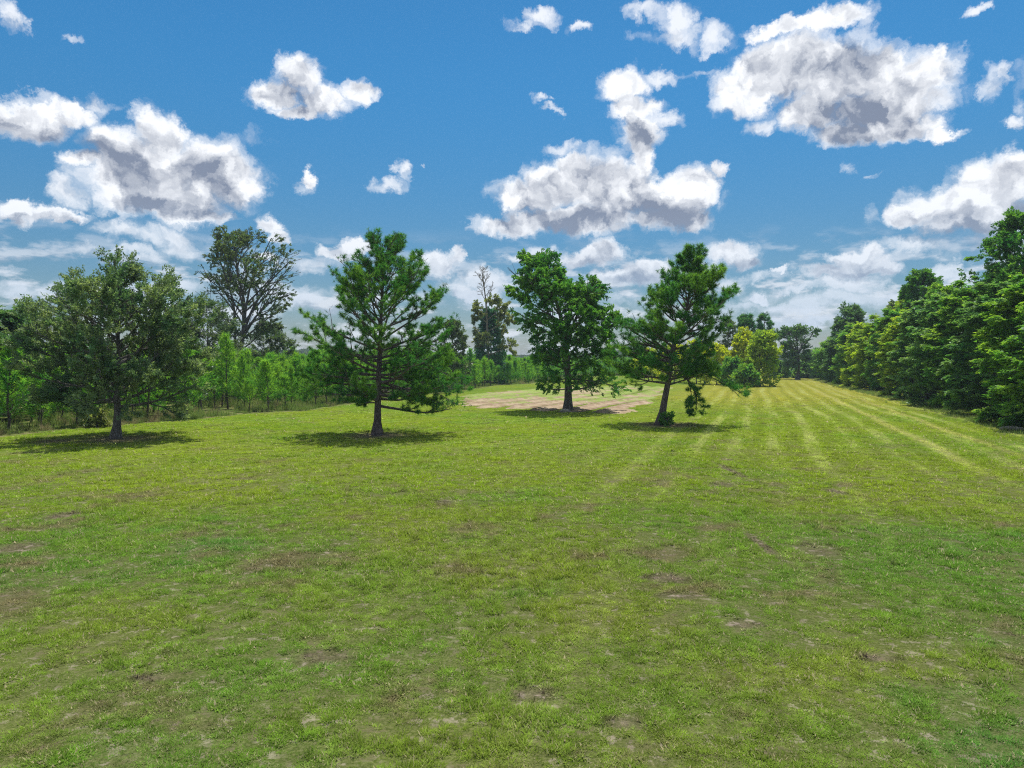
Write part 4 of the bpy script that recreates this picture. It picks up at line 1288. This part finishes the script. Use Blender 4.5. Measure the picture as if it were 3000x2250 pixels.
BV = [bush_variant(200 + k, m_) for k, m_ in enumerate((M_hedge, M_hedge_y, M_hedge_g, M_hedge_y))]
ORD = ['first', 'second', 'third', 'fourth', 'fifth', 'sixth', 'seventh', 'eighth', 'ninth', 'tenth', 'eleventh', 'twelfth', 'thirteenth', 'fourteenth',
       'fifteenth', 'sixteenth', 'seventeenth', 'eighteenth', 'nineteenth', 'twentieth', '21st', '22nd', '23rd', '24th', '25th', '26th', '27th', '28th', '29th', '30th'] + ['%dth' % q for q in range(31, 90)]
cnt_ = {'left': 0, 'right': 0}
rr = random.Random(4)
k_left = 0
for k in range(26):
    px = 2255 + k * 8.2 + rr.uniform(-4, 4); rr.uniform(0, 6); rr.uniform(0, 6); rr.randrange(4); rr.uniform(0, 1)
    if 2325 < px < 2350: px += 22
    k_left += px < 2337
rr = random.Random(4)
for k in range(26):
    px = 2255 + k * 8.2 + rr.uniform(-4, 4)
    if 2325 < px < 2350: px += 22
    oy_ = rr.uniform(0, 6); rz_ = rr.uniform(0, 6.28); v_ = rr.randrange(4); sz_ = .8 + .45 * rr.uniform(0, 1)
    x, y = ground_at(px, 1108.5 - oy_ + (px - 2350) * .01)
    side_ = 'left' if px < 2337 else 'right'
    cnt_[side_] += 1
    ordn = ORD[(k_left - cnt_['left']) if side_ == 'left' else cnt_['right'] - 1]
    place_copy(BV[v_], ('trunk', 'branches', 'crown'), 'shrub', 'pale green shrub at the far strip end, %s %s of the lone tree' % (ordn, side_), 'shrub',
               'shrubs along the far end of the mown strip', (x, y, 0), rz_, sz_)

# --- the hedgerow on the right
def hpos(px, back=0.0):
    """a spot on the hedge line under photo column px, set back from it"""
    a = np.array(HEDGE_PX); y = float(np.interp(px, a[:, 0], a[:, 1]))
    x, yy = ground_at(px, y)
    return x + back * cos(PHI), yy - back * sin(PHI) * .2


def hedge_tree(px, top, back, W, mat, label, seed, n, tm=T_spray, cs=1.0, low=True, name='hedge_tree', clump=.28, r0=.14, group='trees of the hedgerow on the right', **kw):
    hx, hy = hpos(px)
    b_ = back + W * .75
    hx, hy = hx + b_ * cos(PHI), hy - b_ * sin(PHI)
    q = (px - CX) / FPX
    a_ = (q * hy - hx) / (sin(PHI) - q * cos(PHI))
    x, y = hx + a_ * sin(PHI), hy + a_ * cos(PHI)
    H = CAMH + (1060 - top) * y / FPX
    H = max(H, 2.0)
    if low:
        env = np.array([(-.05, -W * .75, W * .75), (H * .12, -W * .95, W * .95), (H * .4, -W, W), (H * .68, -W * .86, W * .86), (H * .88, -W * .5, W * .5), (H, -W * .15, W * .15)])
    else:
        env = np.array([(H * .35, -W * .6, W * .6), (H * .5, -W * .95, W * .95), (H * .7, -W, W), (H * .88, -W * .62, W * .62), (H, -W * .2, W * .2)])
    tr = np.array([(0, 0, 0), (.1 * W * sin(seed), 0, H * .4), (.15 * W * cos(seed), 0, H * .93)])
    a = dict(twigs=False, n1=int(44 if low else 26), zb=.02 if low else .35, zt=.97, e0=-.05 if low else .2, e1=1.05, up1=.15, n2=9, n3=6, layered=low, flat=.55 if low else 0., droop=-.16,
             outward=.6, loosen=1.05)
    a.update(kw)
    return build_tree(name, label, 'tree', (x, y), env, tr, r0, mat, M_barkd, tm, seed=seed, nclus=n, csize=cs, clump=clump, group=group, **a)


hedge_tree(3130, 780, .3, 3.2, M_hedge, 'nearest dense hedgerow tree, at the right edge of the photo', 301, 9000)
hedge_tree(3010, 800, .0, 2.9, M_hedge, 'second nearest leafy hedgerow tree with layered drooping sprays', 302, 9000)
hedge_tree(2905, 815, .4, 2.8, M_hedge_g, 'dark-centred hedgerow tree above the pale log', 303, 8500)
hedge_tree(2830, 822, .6, 3.0, M_hedge, 'tall rounded hedgerow tree left of the dark hollow', 304, 7500)
hedge_tree(2770, 858, .0, 3.0, M_hedge_g, 'grey-green fine-leaved hedgerow tree, the widest in the row', 305, 7500)
hedge_tree(2715, 872, .4, 3.1, M_hedge_g, 'grey-green hedgerow tree next to the pale fresh one', 306, 6500, cs=1.1)
hedge_tree(2655, 905, .0, 2.9, M_hedge_y, 'pale fresh green hedgerow tree with light sprays near the ground', 307, 6000, cs=1.1)
hedge_tree(2612, 905, .8, 3.2, M_hedge, 'medium green hedgerow tree behind the pale fresh one', 308, 5000, cs=1.25)
hedge_tree(2572, 925, .3, 3.3, M_hedge_y, 'bright yellowish hedgerow tree in the middle of the row', 309, 4800, cs=1.35)
hedge_tree(2535, 945, .2, 3.4, M_hedge_y, 'second yellowish hedgerow tree, next beyond the bright one', 310, 4000, cs=1.5)
hedge_tree(2503, 950, .3, 3.4, M_hedge, 'shaded green hedgerow tree below the dark ragged crown', 311, 3400, cs=1.6)
hedge_tree(2474, 968, .2, 3.5, M_dark, 'dark green hedgerow tree toward the far end', 312, 2800, cs=1.8)
hedge_tree(2448, 985, .2, 3.7, M_hedge, 'hedgerow tree third from the far end', 313, 2200, cs=2.0)
hedge_tree(2424, 1005, .2, 3.8, M_hedge_g, 'hedgerow tree second from the far end', 314, 1800, cs=2.2)
hedge_tree(2400, 1022, .4, 4.0, M_hedge_g, 'last small hedgerow tree at the far end of the row', 315, 1400, cs=2.4)
# taller trees standing behind the front row
hedge_tree(2985, 622, 4.5, 4.6, M_gum, 'tallest broadleaf tree rising over the near end of the hedgerow', 321, 6500, tm=T_gum, cs=1.1, low=False, clump=1.05, cfreq=.7, r0=.24, e0=.3, name='tall_tree')
hedge_tree(2925, 770, 5.0, 2.6, M_hedge_g, 'slim tree top between the tallest tree and the rounded crown', 322, 3200, tm=T_gum, cs=1.2, low=False, clump=.6, name='tall_tree')
hedge_tree(2700, 778, 5.0, 2.9, M_gum, 'pointed dark tree rising over the middle of the hedgerow', 323, 4200, tm=T_gum, cs=1.3, low=False, clump=.6, r0=.2, name='tall_tree')
hedge_tree(2765, 822, 5.0, 2.8, M_hedge, 'round-topped green tree behind the grey-green hedge trees', 324, 3400, tm=T_gum, cs=1.3, low=False, clump=.4, name='tall_tree')
hedge_tree(2660, 860, 5.5, 3.0, M_hedge_y, 'light green tree top behind the pale fresh hedge tree', 325, 3000, tm=T_gum, cs=1.5, low=False, clump=.4, name='tall_tree')
hedge_tree(2488, 888, 3.0, 3.2, M_dark, 'dark ragged tree standing tall over the far part of the hedgerow', 326, 1900, tm=T_gum, cs=1.9, low=False, clump=.95, r0=.25, name='tall_tree')
hedge_tree(2620, 888, 6.0, 2.6, M_airy, 'thin-topped tree poking out above the middle hedgerow', 327, 1500, tm=T_gum, cs=1.6, low=False, clump=.8, name='tall_tree')

# an understorey belt behind the hedge keeps the far side of the row closed
rr = random.Random(9)
for k in range(30):
    px = 2395 + 830 * (k / 29) ** .8
    hx, hy = hpos(px, rr.uniform(6.5, 9.5))
    place_copy(BV[rr.randrange(3)], ('trunk', 'branches', 'crown'), 'shrub', 'leafy shrub in the shade behind the hedgerow, %s counting from its far end' % ORD[k], 'shrub', 'shrubs behind the hedgerow',
               (hx, hy, 0), rr.uniform(0, 6.28), rr.uniform(1.2, 1.8))

# ------------------------------------------------------------------ the young pine plantation
def sapling(seed, H=3.8, mat=None):
    rng = np.random.default_rng(seed)
    K = 8
    TP = np.zeros((1, K, 3)); TP[0, :, 2] = np.linspace(-.05, H, K); TP[0, 1:, :2] = rng.normal(0, .03, (K - 1, 2))
    tv, tf = tubes(TP, np.linspace(.055, .012, K)[None], 6)
    st = []; di = []; LL = []
    z = .55 + rng.uniform(0, .3)
    while z < H * .97:
        nb = rng.integers(4, 7); a0 = rng.uniform(0, 6.28)
        for b in range(nb):
            a = a0 + b * 2 * pi / nb + rng.normal(0, .15)
            e = .35 + .55 * z / H + rng.normal(0, .1)
            st.append((0, 0, z)); di.append((cos(a) * cos(e), sin(a) * cos(e), sin(e)))
            f = z / H
            LL.append((.22 + 1.35 * (1 - f) ** .8 * min(1, .55 + f * 1.6)) * rng.uniform(.75, 1.15))
        z += rng.uniform(.24, .42)
    st = np.array(st, float); di = np.array(di); LL = np.array(LL)
    P1 = grow(st, di, LL, 5, np.array([0, 0, 1.]), .55, .05, rng)
    bv, bf = tubes(P1, np.full((len(P1), 5), .012), 3)
    wood_v = np.concatenate([tv]); 
    pos = [P1[:, -1], P1[:, 3], P1[:, 2]]; ax = [P1[:, -1] - P1[:, -2], P1[:, 4] - P1[:, 3], P1[:, 3] - P1[:, 2]]
    lead = np.c_[rng.normal(0, .02, 5), rng.normal(0, .02, 5), np.linspace(H * .8, H + .02, 5)]
    pos = np.concatenate(pos + [lead]); ax = np.concatenate(ax + [np.tile([0, 0, 1.], (5, 1))])
    ax = norm(norm(ax) + [0, 0, .25] + rng.normal(0, .12, pos.shape))
    keep = rng.uniform(size=len(pos)) < .93
    pos, ax = pos[keep], ax[keep]
    tint = np.clip(rng.uniform(.1, .6, len(pos)) + .35 * (pos[:, 2] / H - .4), 0, 1)
    cm = cluster_mesh('crown', pos, ax, rng.normal(size=pos.shape), rng.uniform(.8, 1.2, len(pos)) * 1.5, tint, T_sapn, rng)
    tm = raw_mesh('trunk', tv, tf, smooth=True); bm = raw_mesh('branches', bv, bf)
    tm.materials.append(M_barkp); bm.materials.append(M_barkp); cm.materials.append(mat or M_sap)
    return tm, bm, cm


SAP = [sapling(400 + k, H) for k, H in enumerate((3.5, 3.9, 4.1, 3.3, 3.7, 4.3, 3.0))]


def plantation():
    rng = np.random.default_rng(33)
    # rows run with the mowing direction, 2.9 m apart, trees 2.1 m apart
    pts = []
    for s in np.arange(-190, 40, 2.5):
        for a in np.arange(20, 330, 1.7):
            x = s * cos(PHI) + a * sin(PHI); y = -s * sin(PHI) + a * cos(PHI)
            pts.append((x + rng.normal(0, .3), y + rng.normal(0, .35)))
    P = np.array(pts)
    ok = in_poly(P[:, 0], P[:, 1], PLANT_POLY)
    d = poly_dist(P[:, 0], P[:, 1], EDGE + EDGE[::-1][1:-1]) 
    ok &= d > .6
    ok &= np.abs(P[:, 0]) < P[:, 1] * .80 + 4
    ok &= (rng.uniform(size=len(P)) > .06)
    for (bx, by) in ((702, 1160), (610, 1175), (800, 1150), (-45, 1235), (165, 1205), (1432, 1125), (1325, 1145)):
        q = ground_at(bx, by)
        ok &= np.hypot(P[:, 0] - q[0], P[:, 1] - q[1]) > 1.6
    P = P[ok]; d = d[ok]
    order = np.argsort(d * 2.2 + P[:, 1])
    P = P[order]
    vis = np.abs(P[:, 0]) < P[:, 1] * .75
    near_i = np.where(vis)[0][:292]
    nearset = np.zeros(len(P), bool); nearset[near_i] = True
    hgt = .84 + .46 * fbm(P * .12, 91, 2) + rng.normal(0, .16, len(P))
    hgt *= np.where(P[:, 1] > 75, 1.0, 1.0)
    fr = [i for i in near_i if d[i] < 3.2]
    fr = sorted(fr, key=lambda i: P[i, 0] / P[i, 1])
    rank = {i: r for r, i in enumerate(fr)}
    for i in near_i:
        k = rng.integers(0, len(SAP))
        if i in rank:
            place_copy(SAP[k], ('trunk', 'branches', 'crown'), 'young_pine', 'young pine on the outer edge of the plantation by the lawn, %s from the left' % ORD[rank[i]], 'pine sapling',
                       'young pines along the plantation edge', (P[i, 0], P[i, 1], 0), rng.uniform(0, 6.28), hgt[i])
            continue
        place_copy(SAP[k], ('trunk', 'branches', 'crown'), 'young_pine', 'young bright green pine crowded among others behind the outer row', 'pine sapling',
                   'young pines planted in rows', (P[i, 0], P[i, 1], 0), rng.uniform(0, 6.28), hgt[i])
    R = P[~nearset]; hr = hgt[~nearset]
    R_ok = R[:, 1] < 330
    R, hr = R[R_ok], hr[R_ok]
    # templates for the rest: trunk and needles together
    T = []
    for tm, bm, cm in SAP[:5]:
        vt = np.array([v.co[:] for v in tm.vertices]); vc = np.empty(len(cm.vertices) * 3); cm.vertices.foreach_get('co', vc); vc = vc.reshape(-1, 3)
        ft = np.array([p.vertices[:] for p in tm.polygons]); fc = np.empty(len(cm.loops), np.int32); cm.loops.foreach_get('vertex_index', fc); fc = fc.reshape(-1, 3)
        ft3 = np.concatenate([ft[:, [0, 1, 2]], ft[:, [0, 2, 3]]])
        tn = np.empty(len(cm.vertices)); cm.attributes['tint'].data.foreach_get('value', tn)
        T.append(raw_mesh('young_pine_far', np.concatenate([vt, vc]), np.concatenate([ft3, fc + len(vt)]), np.r_[np.zeros(len(vt)), tn]))
    cc = template_collection('young_pine_far', T, M_sap)
    n = len(R)
    o = scatter('young_pines_beyond', np.c_[R, np.zeros(n)], np.c_[np.zeros(n), np.zeros(n), rng.uniform(0, 6.28, n)], np.c_[hr, hr, hr], rng.integers(0, 5, n), cc)
    tag(o, 'mass of young pines stretching away behind the first rows', 'pine plantation', kind='stuff')
    print('saplings', len(near_i), n)


plantation()

# the small bright pine standing out in front of the rows
x, y = ground_at(732, 1207)
place_copy(sapling(499, 2.35), ('trunk', 'branches', 'crown'), 'young_pine', 'smallest bright young pine standing out alone in front of the rows', 'pine sapling',
           None, (x, y, 0), 0.4, 1.0)
x, y = ground_at(285, 1252)
place_copy(bush_variant(230, M_olive, 1.1, .5, 160, T_gum, .9), ('trunk', 'branches', 'crown'), 'weed_bush', 'yellowish brown weed bush at the lawn edge left of the oak trunk', 'bush', None, (x, y, 0), 0, 1.0)

# ------------------------------------------------------------------ far woods on the horizon
def far_woods():
    rng = np.random.default_rng(88)
    T = []
    for k in range(4):
        n = 150
        th = rng.uniform(0, 2 * pi, n); u = rng.uniform(-.6, 1, n); r = rng.uniform(.7, 1, n)
        pos = np.c_[r * np.sqrt(1 - u * u) * np.cos(th) * 3.4, r * np.sqrt(1 - u * u) * np.sin(th) * 3.4, 5.6 + u * 3.6]
        me = cluster_mesh('crown', pos, norm(pos - [0, 0, 5]) + rng.normal(0, .3, pos.shape), rng.normal(0, 1, pos.shape) + [0, 0, 1], rng.uniform(1.4, 2.4, n), rng.uniform(0, 1, n), T_big, rng)
        T.append(me)
    cc = template_collection('far_tree', T, M_far)
    n = 5200
    a = rng.uniform(-.80, .80, n); r = rng.uniform(620, 1500, n)
    x = r * np.sin(a); y = r * np.cos(a)
    hz = .75 + .75 * vnoise(np.c_[x / 160, y / 400], 5)
    s = hz * rng.uniform(.8, 1.15, n)
    w = s * rng.uniform(1.2, 1.9, n)
    o = scatter('far_woods', np.c_[x, y, np.zeros(n)], np.c_[np.zeros(n), np.zeros(n), rng.uniform(0, 6.28, n)], np.c_[w, w, s], rng.integers(0, 4, n), cc)
    tag(o, 'distant bluish belt of woodland along the horizon', 'woods', kind='stuff')


far_woods()

# ------------------------------------------------------------------ small things
def lump(name, loc, size, mat, seed, label, cat, rz=0.0, sub=3):
    import bmesh
    bm = bmesh.new(); bmesh.ops.create_icosphere(bm, subdivisions=sub, radius=1.0)
    me = bpy.data.meshes.new(name); bm.to_mesh(me); bm.free()
    co = np.empty(len(me.vertices) * 3); me.vertices.foreach_get('co', co); co = co.reshape(-1, 3)
    co = co * (1 + .5 * (fbm(co * 1.7 + seed, seed, 3) - .5))[:, None] * np.array(size)
    me.vertices.foreach_set('co', co.ravel().astype(np.float32)); me.update()
    o = link_mesh(name, me, mat); o.location = loc; o.rotation_euler = (0, 0, rz)
    return tag(o, label, cat)


M_stone = bark_material('pale_stone', (0.28, 0.26, 0.23), (0.42, 0.40, 0.36), 4.0)
x, y = ground_at(1656, 1208)
lump('rock', (x, y, .08), (.42, .26, .20), M_stone, 3, 'pale grey stone lying against the foot of the forked broadleaf tree', 'rock')
# pale fallen log under the hedge
x, y = ground_at(2968, 1262)
K = 9
LP = np.zeros((1, K, 3)); LP[0, :, 0] = np.linspace(-.45, .45, K); LP[0, :, 2] = .10 + .05 * np.sin(np.linspace(0, 3, K)); LP[0, :, 1] = np.linspace(.5, -.5, K)
lv, lf = tubes(LP, (np.array([.03, .10, .12, .12, .115, .12, .11, .10, .03]))[None], 10)
o = link_mesh('log', raw_mesh('log', lv, lf, smooth=True), M_stone); o.location = (x, y, 0)
tag(o, 'pale weathered log half sunk in grass below the near hedgerow', 'log')
x, y = ground_at(1952, 1248)
place_copy(bush_variant(231, M_gum, .55, .34, 60, T_gum, .7), ('trunk', 'branches', 'crown'), 'weed_clump', 'small clump of leafy weeds at the foot of the leaning pine', 'weeds', None, (x, y, 0), 0, 1.0)

def haze_box():
    x0, x1, y0, y1, z0, z1 = -2000., 2000., -80., 2100., -1.0, 27.0
    V = [(x, y, z) for x in (x0, x1) for y in (y0, y1) for z in (z0, z1)]
    F = [(0, 1, 3, 2), (4, 6, 7, 5), (0, 4, 5, 1), (2, 3, 7, 6), (0, 2, 6, 4), (1, 5, 7, 3)]
    me = raw_mesh('haze', np.array(V), np.array(F))
    m = bpy.data.materials.new('haze'); m.use_nodes = True; m.node_tree.nodes.clear(); t = NT(m.node_tree)
    v = t.n('ShaderNodeVolumePrincipled', {'Color': (0.62, 0.78, 1.0, 1), 'Density': 0.00026, 'Anisotropy': 0.2})
    o = t.n('ShaderNodeOutputMaterial'); t.t.links.new(v.outputs[0], o.inputs['Volume'])
    tag(link_mesh('haze', me, m), kind='stuff')


haze_box()
print('unique tris', sum(sum(len(p.vertices) - 2 for p in m.polygons) if len(m.polygons) < 2000 else (len(m.loops) - 2 * len(m.polygons)) for m in bpy.data.meshes))
